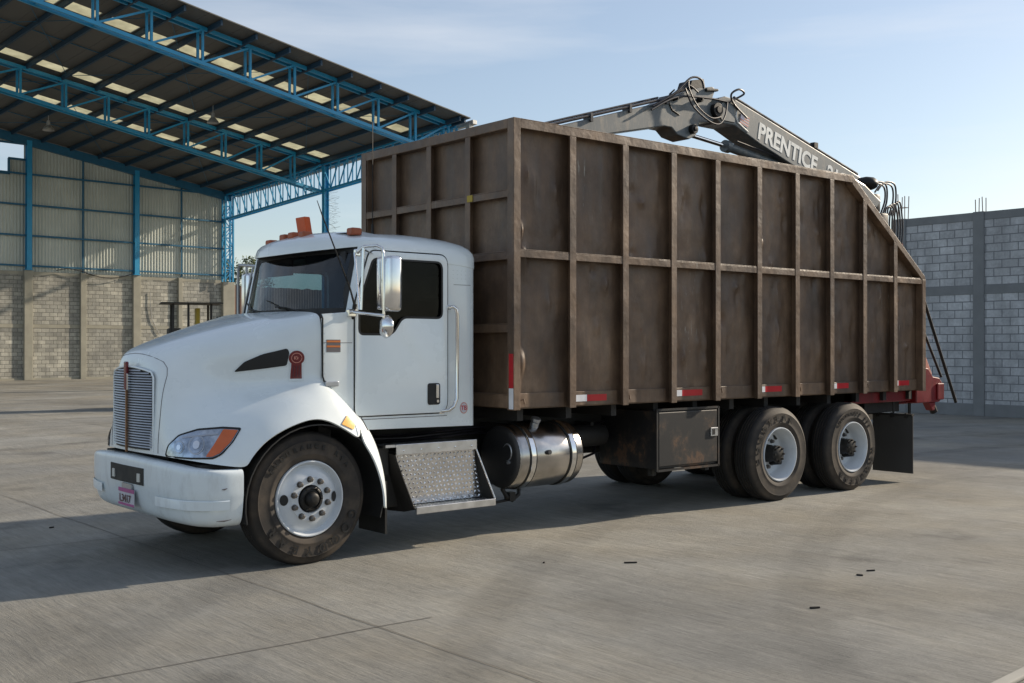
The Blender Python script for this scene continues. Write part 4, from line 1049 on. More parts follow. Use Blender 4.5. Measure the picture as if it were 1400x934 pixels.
# interior
m = MB(); m.box((-1.70, YC-.9, 1.05), (-.25, YC+.9, 1.10)); m.box((-.29, YC-.93, 1.05), (-.26, YC+.93, 2.5)); m.build('cab_floor', M['dash'], cab)
m = MB(); m.box((-1.56, YC-.90, 1.45), (-1.28, YC+.90, 1.93)); m.build('dashboard', M['dash'], cab, bevel=.05, seg=4)
m = MB(); m.grid([[(-1.33, YC-.93, 2.49), (-1.33, YC+.93, 2.49)], [(-.25, YC-.93, 2.49), (-.25, YC+.93, 2.49)]]); m.build('headliner', M['dash'], cab, thick=.01)
for s in (-1, 1):
    m = MB(); m.box((-.80, H(.5, s)-.24, 1.38), (-.34, H(.5, s)+.24, 1.52)); m.prism([(-.50, H(.5, s)-.24, 1.5), (-.36, H(.5, s)-.24, 1.5), (-.30, H(.5, s)-.22, 2.12), (-.38, H(.5, s)-.22, 2.12)], (0, .46, 0)); m.box((-.40, H(.5, s)-.13, 2.15), (-.32, H(.5, s)+.13, 2.34))
    m.build('cab_seat', M['seat'], cab, bevel=.03)
m = MB(); c_ = Vector((-1.14, H(.5), 1.86)); ring = [c_+Vector((.10*math.sin(a), .21*math.cos(a), .19*math.sin(a)*1)) for a in [6.2832*k/28 for k in range(29)]]
m.tube(ring, .014, 8, cap=False); m.tube([c_, (-1.36, H(.5), 1.7)], .03, 8)
for a in (0, 2.1, 4.2): m.tube([c_, c_+Vector((.10*math.sin(a), .21*math.cos(a), .19*math.sin(a)))], .011, 6)
m.build('steering_wheel', M['seat'], cab)
m = MB(); m.lathe([(.0, -.03), (.07, -.02), (.08, .05), (.03, .14), (0, .15)], (-.62, H(.12), 1.98), 'z', 14); m.build('hanging_cloth', M['white_tape'], cab, smooth=60)

for s in (-1, 1):
    m = MB(); m.box((-1.44, H(.45, s)-.33, 2.34), (-1.42, H(.45, s)+.33, 2.50)); m.build('sun_visor', M['dash'], cab, bevel=.006)
# roof lights, beacon, antennas
for h in (-.72, -.17, 0, .17, .72):
    x = -1.47+.25*(abs(h)/.9)**2; zz = vb(h)+.200-.04*abs(h)
    m = MB(); m.box((x-.055, YC-h-.048, zz-.05), (x+.045, YC-h+.048, zz+.012)); m.build('marker_lamp', M['amber_dull'], cab, bevel=.016, seg=3)
m = MB(); m.prism([(-1.40, YC-.085, 2.67), (-1.40, YC+.075, 2.67), (-1.42, YC+.095, 2.85), (-1.42, YC-.065, 2.85)], (.06, 0, 0)); bc = m.build('beacon', M['beacon'], cab, bevel=.008)
m = MB(); m.box((-1.41, YC-.085, 2.64), (-1.32, YC+.08, 2.69)); m.build('beacon_base', M['rubber_seal'], bc)
m = MB(); rr = []
for k in range(13):
    h = -.70+1.40*k/12; x = -1.42+.22*(abs(h)/.9)**2; zz = vb(h)+.178-.04*abs(h); rr.append([(x-.03, YC+h, zz), (x+.06, YC+h, zz+.015)])
m.grid(rr); m.build('lamp_rail', M['rubber_seal'], cab, thick=.03)
m = MB(); m.tube([(-.86, YC-.30, 2.67), (-.86, YC-.30, 2.80)], [.016, .010], 8); m.tube([(-.86, YC-.30, 2.80), (-.86, YC-.30, 3.72)], .004, 5); m.build('whip_antenna', M['hub'], cab)
m = MB(); m.tube([(-1.475, H(.99), 2.03), (-1.53, H(1.0), 2.18), (-1.80, H(1.02), 2.75), (-1.845, H(1.02), 2.86)], [.011, .008, .006, .003], 6); m.tube([(-1.48, H(.96), 1.93), (-1.475, H(.99), 2.05)], .018, 8); m.build('rod_antenna', M['hub'], cab)

# mirrors
def mirror(s):
    e = empty('side_mirror', (-1.42, H(1.2, s), 1.9), parent=T)
    ca = Vector((-1.44, H(.975, s), 2.47)); cb = Vector((-1.50, H(.985, s), 1.985))
    m = MB()
    m.tube([ca, (-1.46, H(1.10, s), 2.51), (-1.44, H(1.26, s), 2.51), (-1.41, H(1.29, s), 2.49), (-1.405, H(1.30, s), 2.44), (-1.40, H(1.30, s), 1.93)], .0125, 10)
    m.tube([ca+Vector((-.03, 0, 0)), (-1.50, H(1.10, s), 2.00)], .009, 8); m.tube([(-1.47, H(1.11, s), 2.50), (-1.49, H(1.11, s), 2.0)], .012, 8)
    m.tube([cb, (-1.50, H(1.10, s), 1.975), (-1.42, H(1.28, s), 1.955), (-1.40, H(1.31, s), 1.95)], .013, 10)
    m.tube([(-1.47, H(1.10, s), 2.49), (-1.30, H(.98, s), 2.47)], .008, 6)
    m.build('mirror_bracket', M['chrome'], e, smooth=60)
    m = MB(); m.box((-1.54, H(.975, s)-.02, 1.945), (-1.46, H(.975, s)+.02, 2.01)); m.box((-1.47, H(.968, s)-.015, 2.44), (-1.41, H(.968, s)+.015, 2.50)); m.build('bracket_foot', M['chrome'], e, bevel=.01)
    m = MB(); y0, y1 = sorted((H(1.175, s), H(1.385, s))); m.box((-1.40, y0, 1.985), (-1.275, y1, 2.43)); h_ = m.build('mirror_housing', M['chrome'], e, bevel=.03, seg=4, smooth=60)
    m = MB(); m.box((-1.2745, y0+.02, 2.01), (-1.271, y1-.02, 2.41)); m.build('mirror_glass', M['lens'], h_)
    m = MB(); m.lathe([(0, -.045), (.05, -.038), (.085, -.02), (.095, .0), (.09, .01), (0, .012)], (-1.37, H(1.29, s), 1.865), 'x', 24); m.build('round_mirror', M['chrome'], e, smooth=60)
mirror(-1)
# far side: frame and mirror seen past the windshield
e = empty('side_mirror', (-1.35, H(1.3, 1), 1.9), parent=T)
m = MB(); yA, yB = H(1.0, 1), H(1.30, 1)
m.tube([(-1.36, H(.96, 1), 2.47), (-1.36, yB, 2.50), (-1.36, yB+.03, 2.45), (-1.36, yB+.03, 1.93)], .013, 8); m.tube([(-1.30, yB-.03, 2.49), (-1.30, yB-.03, 1.93)], .013, 8)
m.tube([(-1.48, H(.97, 1), 1.95), (-1.36, yB+.03, 1.935)], .013, 8); m.tube([(-1.38, H(.98, 1), 2.46), (-1.40, H(1.16, 1), 1.96)], .010, 8)
m.build('mirror_bracket', M['slat'], e, smooth=60)
m = MB(); m.box((-1.32, yB-.10, 1.98), (-1.22, yB+.06, 2.42)); m.build('mirror_housing', M['chrome'], e, bevel=.03, seg=4, smooth=60)

# ---- step box
sb = empty('cab_step', (-.6, -1.0, .35), parent=T)
yt, yb_ = -1.03, -1.17     # upper and lower front edge
m = MB(); m.prism([(-1.20, -.62, .84), (-.26, -.62, .84), (-.26, -1.07, .865), (-1.20, -1.07, .865)], (0, 0, .022)); m.build('top_tread', M['alu'], sb)
m = MB(); m.box((-1.10, -1.085, .80), (-.25, -1.068, .888)); m.build('top_lip', M['alu'], sb, bevel=.004)
m = MB()
for k in range(5): x_ = -1.03+.18*k; m.lathe([(.010, 0), (.008, .004), (0, .006)], (x_, -1.085, .835), 'y', 10, sgn=-1)
m.build('rivets', M['chrome'], sb)
# diamond plate
dia = MB(); bm = dia.bm
A = Vector((-1.09, -1.055, .80)); B_ = Vector((-.26, -1.055, .80)); C_ = Vector((-.93, -1.02, .37)); D_ = Vector((-.15, -1.02, .37))
bm.faces.new([bm.verts.new(p) for p in (A, B_, D_, C_)])
nrm = Vector((0, -1, 0))
NR, NCc = 11, 20
for i in range(NR):
    for j in range(NCc):
        v = (i+.5)/NR; u = (j+.5+(.0))/NCc
        p = (A.lerp(B_, u)).lerp(C_.lerp(D_, u), v); an = R(45 if (i+j) % 2 else -45); d1 = Vector((math.cos(an), 0, math.sin(an)))*.0185; d2 = Vector((-math.sin(an), 0, math.cos(an)))*.0095
        top = bm.verts.new(p+nrm*.012); q = [bm.verts.new(p+x_+nrm*.0005) for x_ in (d1, d2, -d1, -d2)]
        for k in range(4): bm.faces.new((q[k], q[(k+1) % 4], top))
dia.build('diamond_plate', M['plate_alu'], sb)
m = MB(); m.prism([(-.955, -.80, .345), (-.135, -.80, .345), (-.12, -1.165, .345), (-.955, -1.165, .345)], (0, 0, .012)); 
m.bm.verts.ensure_lookup_table()
for k in range(24): x_ = -.93+.033*k; m.prism([(x_, -1.145, .357), (x_+.014, -1.145, .357), (x_+.03, -1.03, .357), (x_+.016, -1.03, .357)], (0, 0, .008))
m.build('lower_tread', M['alu'], sb)
m = MB(); m.box((-.965, -1.182, .305), (-.115, -1.166, .366)); m.build('lower_lip', M['alu'], sb, bevel=.004)
m = MB(); m.prism([(-1.10, -1.06, .80), (-.965, -1.165, .345), (-.965, -1.01, .31), (-1.06, -.7, .31), (-1.16, -.7, .85)], (-.008, 0, 0)); m.build('side_bracket', M['frame_black'], sb)
m = MB(); m.prism([(-.25, -1.06, .80), (-.115, -1.165, .345), (-.14, -1.0, .31), (-.2, -.7, .31), (-.25, -.7, .85)], (.008, 0, 0)); m.build('side_bracket', M['frame_black'], sb)
m = MB(); m.tube([(-.25, -1.075, .80), (-.118, -1.172, .37)], .007, 6); m.build('edge_trim', M['alu'], sb)
m = MB(); m.box((-1.2, -.95, .35), (-.22, -.40, .83)); m.box((-1.24, -1.0, .62), (-1.12, -.8, .86)); m.box((-1.22, -.9, .4), (-1.16, -.6, .6)); m.build('battery_box', M['frame_black'], sb, bevel=.01)

# ---- fuel tank
tk = empty('fuel_tank', (.4, -.86, .42), parent=T)
TY, TZ, TR = -.865, .69, .30
m = MB(); m.lathe([(TR-.035, .185), (TR-.01, .20), (TR, .225), (TR, .955), (TR-.01, .975), (TR-.04, .99), (0, 1.0)], (0, TY, TZ), 'x', 72); m.build('tank_shell', M['tank_metal'], tk, smooth=40)
m = MB(); m.lathe([(TR-.012, .199), (TR-.03, .184), (TR-.07, .174), (.12, .165), (0, .164)], (0, TY, TZ), 'x', 48); m.build('tank_end', M['tank_end'], tk, smooth=50)
for x0 in (.30, .80):
    m = MB(); m.lathe([(TR+.001, x0), (TR+.006, x0), (TR+.006, x0+.085), (TR+.001, x0+.085)], (0, TY, TZ), 'x', 64); g_ = m.build('strap_pad', M['rubber_seal'], tk)
    m = MB(); m.lathe([(TR+.007, x0+.018), (TR+.011, x0+.020), (TR+.011, x0+.068), (TR+.007, x0+.070)], (0, TY, TZ), 'x', 64); m.build('tank_strap', M['chrome'], tk, smooth=40)
def rad(a, r): return (TY-math.cos(a)*r, TZ+math.sin(a)*r)
a = R(66); p0 = rad(a, TR-.01); p1 = rad(a, TR+.045); p2 = rad(a, TR+.05); p3 = rad(a, TR+.085)
m = MB(); m.tube([(.50, *p0), (.50, *p1)], .040, 16); m.tube([(.50, *p2), (.50, *p3)], .046, 16); m.build('filler_cap', M['slat'], tk, bevel=.004, smooth=40)
p0 = rad(R(8), TR-.005); p1 = rad(R(8), TR+.03); m = MB(); m.tube([(.52, *p0), (.52, *p1)], .022, 12); m.build('tank_sensor', M['tank_end'], tk)
m = MB(); m.tube([(.175+0*k, TY-.13+.06*math.cos(R(a)), TZ+.05+.075*math.sin(R(a))) for k, a in enumerate(range(0, 361, 20))], .010, 6, cap=False); m.tube([(.18, TY-.16, TZ-.04), (.15, TY-.16, TZ-.04)], .016, 8); m.build('end_fitting', M['slat'], tk)
m = MB(); m.tube([(.2, TY-.02, .40), (.24, TY-.04, .32), (.32, TY-.02, .28), (.4, TY-.02, .33), (.42, TY, .42)], .02, 8); m.tube([(-.2, TY+.2, .30), (.1, TY, .27), (.28, TY-.02, .29)], .013, 8); m.box((.26, TY-.06, .28), (.33, TY+.02, .36)); m.build('drain_valve', M['hub'], tk)
m = MB(); m.box((.31, TY+.1, .40), (.38, -.36, .98)); m.box((.81, TY+.1, .40), (.89, -.36, .98)); m.build('tank_bracket', M['frame_black'], tk)

m = MB()
for k_, (y_0, z_0) in enumerate(((-.50, .93), (-.47, .90), (-.52, .88))):
    m.tube([(-1.5, y_0, z_0), (-.6, y_0-.02, z_0-.02), (.2, y_0+.01, z_0+.01), (1.0, y_0-.03, z_0-.05), (1.5, y_0, z_0-.10), (1.9, y_0, z_0)], .012, 6)
m.tube([(1.15, -.55, .98), (1.2, -.6, .70), (1.4, -.6, .55), (1.75, -.5, .60), (1.85, -.42, .8)], .014, 6)
m.build('air_lines', M['hose'], T, smooth=60)
m = MB(); m.tube([(1.05, -.62, .80), (1.75, -.62, .80)], .11, 16); m.build('air_tank', M['frame_black'], T, bevel=.02, smooth=40)
m = MB()
for x_ in (1.2, 1.55): m.box((x_, -.66, .90), (x_+.04, -.36, .94))
m.build('air_tank_bracket', M['frame_black'], T)
# ---- tool box
tbx = empty('tool_box', (2.4, -.9, .45), parent=T)
m = MB(); m.box((1.93, -1.20, .475), (2.87, -.40, 1.06)); m.build('case', M['toolbox'], tbx, bevel=.008)
m = MB(); m.box((1.95, -1.222, .50), (2.85, -1.201, 1.045)); d_ = m.build('lid', M['toolbox'], tbx, bevel=.008)
m = MB()
for a_, b_ in (((1.93, -1.213, .462), (2.87, -1.213, .462)), ((1.93, -1.213, 1.07), (2.87, -1.213, 1.07)), ((1.928, -1.213, .455), (1.928, -1.213, 1.078)), ((2.872, -1.213, .455), (2.872, -1.213, 1.078))): m.bar(a_, b_, .022, .022)
m.build('case_frame', M['toolbox'], tbx)
m = MB(); m.box((2.735, -1.236, .77), (2.845, -1.2225, .86)); l_ = m.build('latch', M['alu'], tbx, bevel=.004)
m = MB(); m.box((2.755, -1.24, .785), (2.795, -1.2365, .845)); m.build('latch_slot', M['rubber_seal'], l_)
m = MB()
for x_ in (1.98, 2.80): m.box((x_, -1.1, .40), (x_+.06, -1.04, .475))
m.build('hanger', M['frame_black'], tbx)

# ---- the steel box
bxr = empty('cargo_box', (3.4, YC, 1.14), parent=T)
YN, YF = -1.29, 1.20; ZB, ZT = 1.14, 3.73; PY = -1.19
SX = [0, .677, 1.373, 2.066, 2.746, 3.443, 4.125, 4.791, 5.469, 6.141, 6.804]; SW = .078; XB, XE = 5.25, 6.882
def ztop(x): return ZT if x <= XB else ZT-(x-XB)*(ZT-2.60)/(6.86-XB)
def side_frame(yo, yi, near):
    for i, x in enumerate(SX):
        if i == 0: continue
        za = (3.622-.687*(x-XB)) if 8 <= i < 10 else (ZT-.088 if i < 8 else 2.556); zb_ = (3.622-.687*(x+SW-XB)) if 8 <= i < 10 else za
        sg_ = 1 if near else -1; m = MB()
        def wall_(xa, xb, y0_, y1_):
            fa = za+(zb_-za)*(xa-x)/SW; fb = za+(zb_-za)*(xb-x)/SW
            m.prism([(xa, min(y0_, y1_), ZB), (xb, min(y0_, y1_), ZB), (xb, min(y0_, y1_), fb), (xa, min(y0_, y1_), fa)], (0, abs(y1_-y0_), 0))
        wall_(x, x+SW, yo, yo+.009*sg_); wall_(x+SW-.009, x+SW, yo+.009*sg_, yi+.008*sg_)
        if i == 10: wall_(x, x+.009, yo+.009*sg_, yi)
        m.build('stake', M['box'], bxr, bevel=.003)
    ya, yb = (yo+.004, yi) if near else (yi, yo-.004)
    for i in range(10):
        m = MB(); x0, x1 = SX[i]+SW+.001, SX[i+1]-.001; m.box((x0, ya, 2.561), (x1, yb, 2.57)); m.box((x0, (ya if near else yb-.009), 2.497), (x1, (ya+.009 if near else yb), 2.5605)); m.build('side_rail', M['box'], bxr, bevel=.003)
        yl0, yl1 = (PY-.022, PY-.002) if near else (1.10, 1.12); m = MB(); m.box((x0, yl0, 1.155), (x1, yl1, 1.285)); m.build('lower_rail', M['box'], bxr, bevel=.004)
    y0_, y1_ = (yo, yi) if near else (yi, yo)
    m = MB(); m.box((SW+.003, y0_, ZT-.009), (XB-.004, y1_, ZT)); yq = (y0_, y0_+.009) if near else (y1_-.009, y1_); m.box((SW+.003, yq[0], ZT-.087), (XB-.004, yq[1], ZT-.0095)); m.build('top_rail', M['box'], bxr, bevel=.003)
    m = MB(); dn = .108; m.prism([(XB-.003, y0_, ZT), (6.86, y0_, 2.60), (6.882, y0_, 2.555), (6.80, y0_, 2.555), (XB-.003, y0_, ZT-dn)], (0, y1_-y0_, 0)); m.build('sloping_rail', M['box'], bxr, bevel=.005)
side_frame(YN, PY, True); side_frame(YF, 1.10, False)
# corner posts
for y0_, y1_ in ((YN, YN+.09), (YF-.09, YF)):
    m = MB()
    if y0_ < 0: m.box((0, y0_, ZB), (SW, y1_, ZT))
    else: m.box((0, y0_, ZB), (.009, y1_, ZT)); m.box((.0095, y1_-.009, ZB), (SW, y1_, ZT))
    m.build('corner_post', M['box'], bxr, bevel=.004)
# near side panels, dented
rnd = random.Random(11)
for i in range(10):
    x0, x1 = (SX[i]+SW-.018 if i else SX[i]+.02), SX[i+1]+SW-.019
    dents = [(rnd.uniform(x0+.1, x1-.1), rnd.uniform(1.5, 3.4), rnd.uniform(.014, .05), rnd.uniform(.03, .13), rnd.uniform(.015, .034)*rnd.choice((1, 1, -1))) for _ in range(rnd.choice((4, 6, 8, 10)))]
    m = MB(); nx, nz = 30, 120; rows = []
    for k in range(nz+1):
        r_ = []
        for j in range(nx+1):
            x = x0+(x1-x0)*j/nx; z = 1.15+(min(ztop(x), ZT)-.05-1.15)*k/nz
            ex = min(j, nx-j)/nx*2; ez = min(k, nz-k)/nz*2; edge = min(1, ex*3)*min(1, ez*8)
            d = .018*mnoise.noise(Vector((x*3.1, z*1.5, 3)))+.008*mnoise.noise(Vector((x*9, z*4.3, 7)))
            for dx, dz, rx, rz, am in dents: d += am*math.exp(-((x-dx)/rx)**2-((z-dz)/rz)**2)
            r_.append((x, PY+.002-d*edge, z))
        rows.append(r_)
    m.grid(rows); m.build('side_panel', M['box'], bxr, thick=.006, smooth=60)
m = MB(); m.prism([(0.01, 1.095, 1.15), (6.86, 1.095, 1.15), (6.86, 1.095, 2.58), (XB, 1.095, ZT-.03), (.01, 1.095, ZT-.03)], (0, .006, 0)); m.build('side_panel', M['box'], bxr)
# front
FY = [(-.66, -.585), (-.045, .03), (.55, .625)]
for a, b in FY:
    m = MB(); m.box((.0, a, ZB), (.009, b, ZT-.087)); m.box((.0095, b-.009, ZB), (.09, b, ZT-.087)); m.build('front_stake', M['box'], bxr, bevel=.003)
edges = [YN+.09]+[v for ab in FY for v in ab]+[YF-.09]
for z0, z1 in ((3.035, 3.105), (2.48, 2.555), (1.83, 1.91), (1.16, 1.28)):
    for a, b in zip(edges[::2], edges[1::2]):
        m = MB(); m.box((.004, a+.001, z1-.009), (.09, b-.001, z1)); m.box((.004, a+.001, z0), (.013, b-.001, z1-.0095)); m.build('front_rail', M['box'], bxr, bevel=.003)
m = MB(); m.box((.0, YN+.091, ZT-.087), (.09, YF-.091, ZT)); m.build('front_top_rail', M['box'], bxr, bevel=.006)
m = MB(); m.grid([[(.093-.008*mnoise.noise(Vector((0, y*2.5, z*2.2))), y, z) for y in [YN+.08+(YF-YN-.16)*j/40 for j in range(41)]] for z in [1.15+2.55*k/44 for k in range(45)]]); m.build('front_panel', M['box'], bxr, thick=.006, smooth=60)
m = MB(); m.box((-.003, -.70, 3.04), (.0005, -.62, 3.10)); m.build('yellow_patch', M['yellow'], bxr)
m = MB(); m.box((.1, PY, 1.145), (6.85, 1.09, 1.19)); m.build('box_floor', M['box'], bxr)
m = MB(); m.box((6.84, PY, 1.15), (6.875, 1.1, 2.58)); m.build('tail_panel', M['box'], bxr)
m = MB()
for x in [.2+.6*k for k in range(12)]: m.box((x, -1.1, 1.03), (x+.07, 1.02, 1.143))
for y in (-.45, .28): m.box((.1, y, 1.0), (6.8, y+.09, 1.03))
m.build('cross_members', M['frame_black'], bxr)
# reflective tape
for i, wx0, split, wx1, zc_ in ((1, .775, .965, 1.225, 1.19), (3, 2.155, 2.305, 2.62, 1.20), (5, 3.54, 3.67, 3.97, 1.205), (7, 4.89, 5.03, 5.27, 1.21), (9, 6.235, 6.36, 6.61, 1.215)):
    for a, b, mt, nm in ((wx0, split, 'white_tape', 'white_reflector'), (split, wx1, 'red_tape', 'red_reflector')):
        m = MB(); m.box((a+.001, PY-.0255, zc_), (b-.001, PY-.0225, zc_+.062)); m.build(nm, M[mt], bxr)
m = MB(); m.box((-.003, -1.285, 1.335), (-.0005, -1.225, 1.64)); m.build('red_reflector', M['red_tape'], bxr)
m = MB(); m.box((-.003, -1.285, 1.15), (-.0005, -1.225, 1.334)); m.build('white_reflector', M['white_tape'], bxr)
m = MB(); m.tube([(2.83, PY-.02, 1.50), (2.84, PY-.05, 1.62), (2.87, PY-.05, 1.76), (2.88, PY-.02, 1.79)], .012, 8); m.build('grab_handle', M['box'], bxr)
for x, z in ((.12, 1.22), (1.47, 1.22), (2.86, 1.25), (4.24, 1.23), (5.60, 1.24)):
    m = MB(); m.tube([(x, PY-.03, z), (x+.04, PY-.05, z+.012), (x+.05, PY-.05, z-.03)], .008, 6); m.build('tarp_hook', M['box'], bxr)
m = MB(); m.box((6.60, -1.27, .10), (6.612, -.70, .83)); fl = m.build('mud_flap', M['flap'], T)
m = MB(); m.box((6.58, -1.27, .825), (6.63, -.55, .85)); [m.box((6.57, y, .80), (6.60, y+.03, .86)) for y in (-1.2, -1.0, -.8)]; m.tube([(6.60, -1.0, .84), (6.60, -1.0, 1.15)], .012, 6); m.build('flap_hanger', M['frame_black'], fl)
m = MB(); m.box((6.60, .62, .10), (6.612, 1.18, .83)); m.build('mud_flap', M['black_plastic'], T)

# ---- crane
cr_ = empty('loading_crane', (6.9, 0, 2.6), parent=T)
ya, yb = -.20, .14
BO = [(4.06, 4.58), (4.12, 4.67), (4.24, 4.71), (4.42, 4.70), (4.92, 4.575), (7.1, 4.02), (7.35, 3.85), (7.35, 3.40), (7.15, 3.42), (5.65, 4.0), (4.9, 4.215), (4.60, 4.32), (4.42, 4.38), (4.14, 4.38), (4.04, 4.46)]
m = MB(); m.prism([(x, ya, z) for x, z in BO], (0, yb-ya, 0)); boom = m.build('main_boom', M['crane'], cr_, bevel=.012)
m = MB(); m.prism([(x, ya-.004, z) for x, z in [(4.08, 4.50), (4.18, 4.65), (4.40, 4.66), (4.46, 4.58), (4.40, 4.50), (4.40, 4.41), (4.16, 4.41)]], (0, -.012, 0)); m.build('cheek_plate', M['crane'], boom, bevel=.003)
m = MB(); arcp = [(4.50, 4.60), (4.44, 4.55), (4.43, 4.49), (4.47, 4.42), (4.66, 4.33)]
m.tube([(x, ya-.004, z) for x, z in arcp], .012, 6); m.build('weld_arc', M['letter'], boom)
sl = math.atan2(4.02-4.575, 7.1-4.92)
bd = Vector((math.cos(sl), 0, math.sin(sl))); bu = Vector((-math.sin(sl), 0, math.cos(sl)))
def btf(ox, oz):
    def f(u, v, w): 
        p = Vector((ox, ya-.003, oz))+bd*u+bu*v; return (p.x, p.y-w*.5, p.z)
    return f
for s_, ox_ in (('PRENTICE', 0), ('210', 1.50)):
    bo_ = Vector((4.85, 0, 4.285))+bd*ox_; text('boom_lettering', s_, .285, btf(bo_.x, bo_.z), M['letter'], boom, .002, .0095, shear=-.05)
# flag decal
fo = Vector((4.50, ya-.004, 4.42))
def quad(name, u0, u1, v0, v1, lift, mat, par):
    m = MB(); P_ = [fo+bd*u+bu*v+Vector((0, -lift, 0)) for u, v in ((u0, v0), (u1, v0), (u1, v1), (u0, v1))]; m.prism(P_, (0, -.001, 0)); return m.build(name, mat, par)
fd = quad('flag_decal', 0, .17, 0, .13, 0, M['plate_w'], boom)
for k in range(4): quad('flag_stripe', 0, .17, .01+k*.034, .026+k*.034, .0015, M['pinkred'], fd)
M['flagblue'] = simple('flag_blue', (.10, .16, .38), .5)
quad('flag_canton', 0, .075, .06, .13, .003, M['flagblue'], fd)
# top tube of the boom
m = MB(); m.tube([(4.46, ya+.05, 4.73), (4.92, ya+.05, 4.61), (7.1, ya+.05, 4.06)], .022, 8); m.build('boom_pipe', M['pipe'], boom)
m = MB(); m.box((6.05, ya+.0, 4.30), (6.13, ya+.1, 4.37)); m.build('pipe_clamp', M['hub'], boom)
# stick
ST = [(4.10, 4.78), (4.04, 4.80), (3.72, 4.73), (3.50, 4.65), (3.15, 4.49), (1.73, 4.07), (.8, 3.80), (.8, 3.52), (1.9, 3.90), (2.33, 4.03), (3.19, 4.22), (3.32, 4.22), (3.42, 4.15), (3.62, 4.12), (3.74, 4.18), (3.80, 4.34), (4.05, 4.38), (4.12, 4.5), (4.02, 4.62)]
m = MB(); m.prism([(x, ya+.03, z) for x, z in ST], (0, .26, 0)); stick = m.build('stick_boom', M['crane'], cr_, bevel=.012)
m = MB(); arc2 = [(3.36, 4.66), (3.28, 4.60), (3.26, 4.50), (3.32, 4.42), (3.44, 4.38)]; m.tube([(x, ya+.026, z) for x, z in arc2], .010, 6); m.build('weld_arc', M['hub'], stick)
for x_, z_, r_ in ((4.08, 4.52, .085), (3.66, 4.24, .055), (3.78, 4.60, .03), (3.35, 4.55, .02)):
    m = MB(); m.tube([(x_, ya-.03, z_), (x_, yb+.05, z_)], r_, 16); m.tube([(x_, ya-.045, z_), (x_, ya-.03, z_)], r_*.5, 10); m.build('pivot_pin', M['hub'], cr_, bevel=.004)
m = MB(); m.prism([(3.66, ya+.06, 4.74), (3.70, ya+.06, 4.83), (3.92, ya+.06, 4.88), (3.96, ya+.06, 4.74)], (0, .2, 0)); m.prism([(3.9, ya+.0, 4.72), (4.12, ya+.0, 4.75), (4.12, ya+.0, 4.78), (3.9, ya+.0, 4.76)], (0, .3, 0)); m.build('work_lamp', M['hub'], cr_, bevel=.01)
m = MB(); m.tube([(.9, ya+.02, 3.85), (1.73, ya+.02, 4.10), (3.15, ya+.02, 4.52), (3.55, ya+.02, 4.70)], .016, 8); m.tube([(.9, ya+.09, 3.88), (1.73, ya+.09, 4.13), (3.15, ya+.09, 4.55)], .012, 8)
for x_ in (2.0, 2.6, 3.2): m.box((x_, ya, 4.07+(x_-1.73)*.296-.03), (x_+.035, ya+.12, 4.07+(x_-1.73)*.296+.06))
m.build('stick_pipe', M['hose'], stick)
def hose(pts, r=.016, dx=0, dz=0):
    pts = [(p[0]+dx, p[1], p[2]+dz) for p in pts]
    # Catmull-Rom smoothing
    P = [Vector(p) for p in pts]; out_ = []
    for i in range(len(P)-1):
        p0, p1, p2, p3 = P[max(i-1, 0)], P[i], P[i+1], P[min(i+2, len(P)-1)]
        for k in range(7):
            t = k/7; out_.append(.5*((2*p1)+(-p0+p2)*t+(2*p0-5*p1+4*p2-p3)*t*t+(-p0+3*p1-3*p2+p3)*t**3))
    out_.append(P[-1]); m = MB(); m.tube(out_, r*.8, 7); m.build('hydraulic_hose', M['hose'], cr_, smooth=60)
y_ = ya-.03
hose([(3.1, y_+.03, 4.58), (3.45, y_, 4.78), (3.72, y_, 4.99), (3.9, y_, 5.0), (3.95, y_, 4.9)], dx=-.14, dz=-.17)
hose([(3.05, y_, 4.53), (3.5, y_, 4.74), (4.05, y_, 4.80), (4.4, y_, 4.81), (4.55, y_, 4.87), (4.66, y_-.03, 4.94), (4.54, y_-.05, 4.97), (4.42, y_-.03, 4.90), (4.5, y_, 4.80), (4.75, y_, 4.66)], dx=-.14, dz=-.17)
hose([(3.62, y_, 4.86), (3.72, y_-.03, 4.66), (3.95, y_-.06, 4.52), (4.15, y_-.06, 4.50), (4.30, y_-.03, 4.62), (4.38, y_, 4.80)], .013, dx=-.14, dz=-.17)
hose([(3.68, y_, 4.95), (3.66, y_-.03, 4.84), (3.80, y_-.04, 4.66), (4.02, y_-.05, 4.56), (4.22, y_-.03, 4.60)], .012, dx=-.14, dz=-.17)
hose([(3.2, y_+.05, 4.60), (3.45, y_, 4.76), (3.66, y_, 4.90), (3.85, y_, 4.84)], .013, dx=-.14, dz=-.17)
# hydraulic cylinder under the elbow
m = MB(); m.tube([(3.64, ya+.13, 4.21), (4.45, ya+.13, 4.14)], .026, 12); cyl = m.build('cylinder_rod', M['chrome'], cr_, smooth=60)
m = MB(); m.tube([(4.38, ya+.13, 4.146), (4.46, ya+.13, 4.139)], .075, 16); m.tube([(4.46, ya+.13, 4.139), (6.4, ya+.13, 3.90)], .055, 16); m.build('cylinder_barrel', M['crane'], cyl, smooth=40)
m = MB(); m.tube([(4.50, ya+.03, 4.20), (6.2, ya+.03, 3.99)], .010, 6); m.build('cylinder_pipe', M['hose'], cyl)
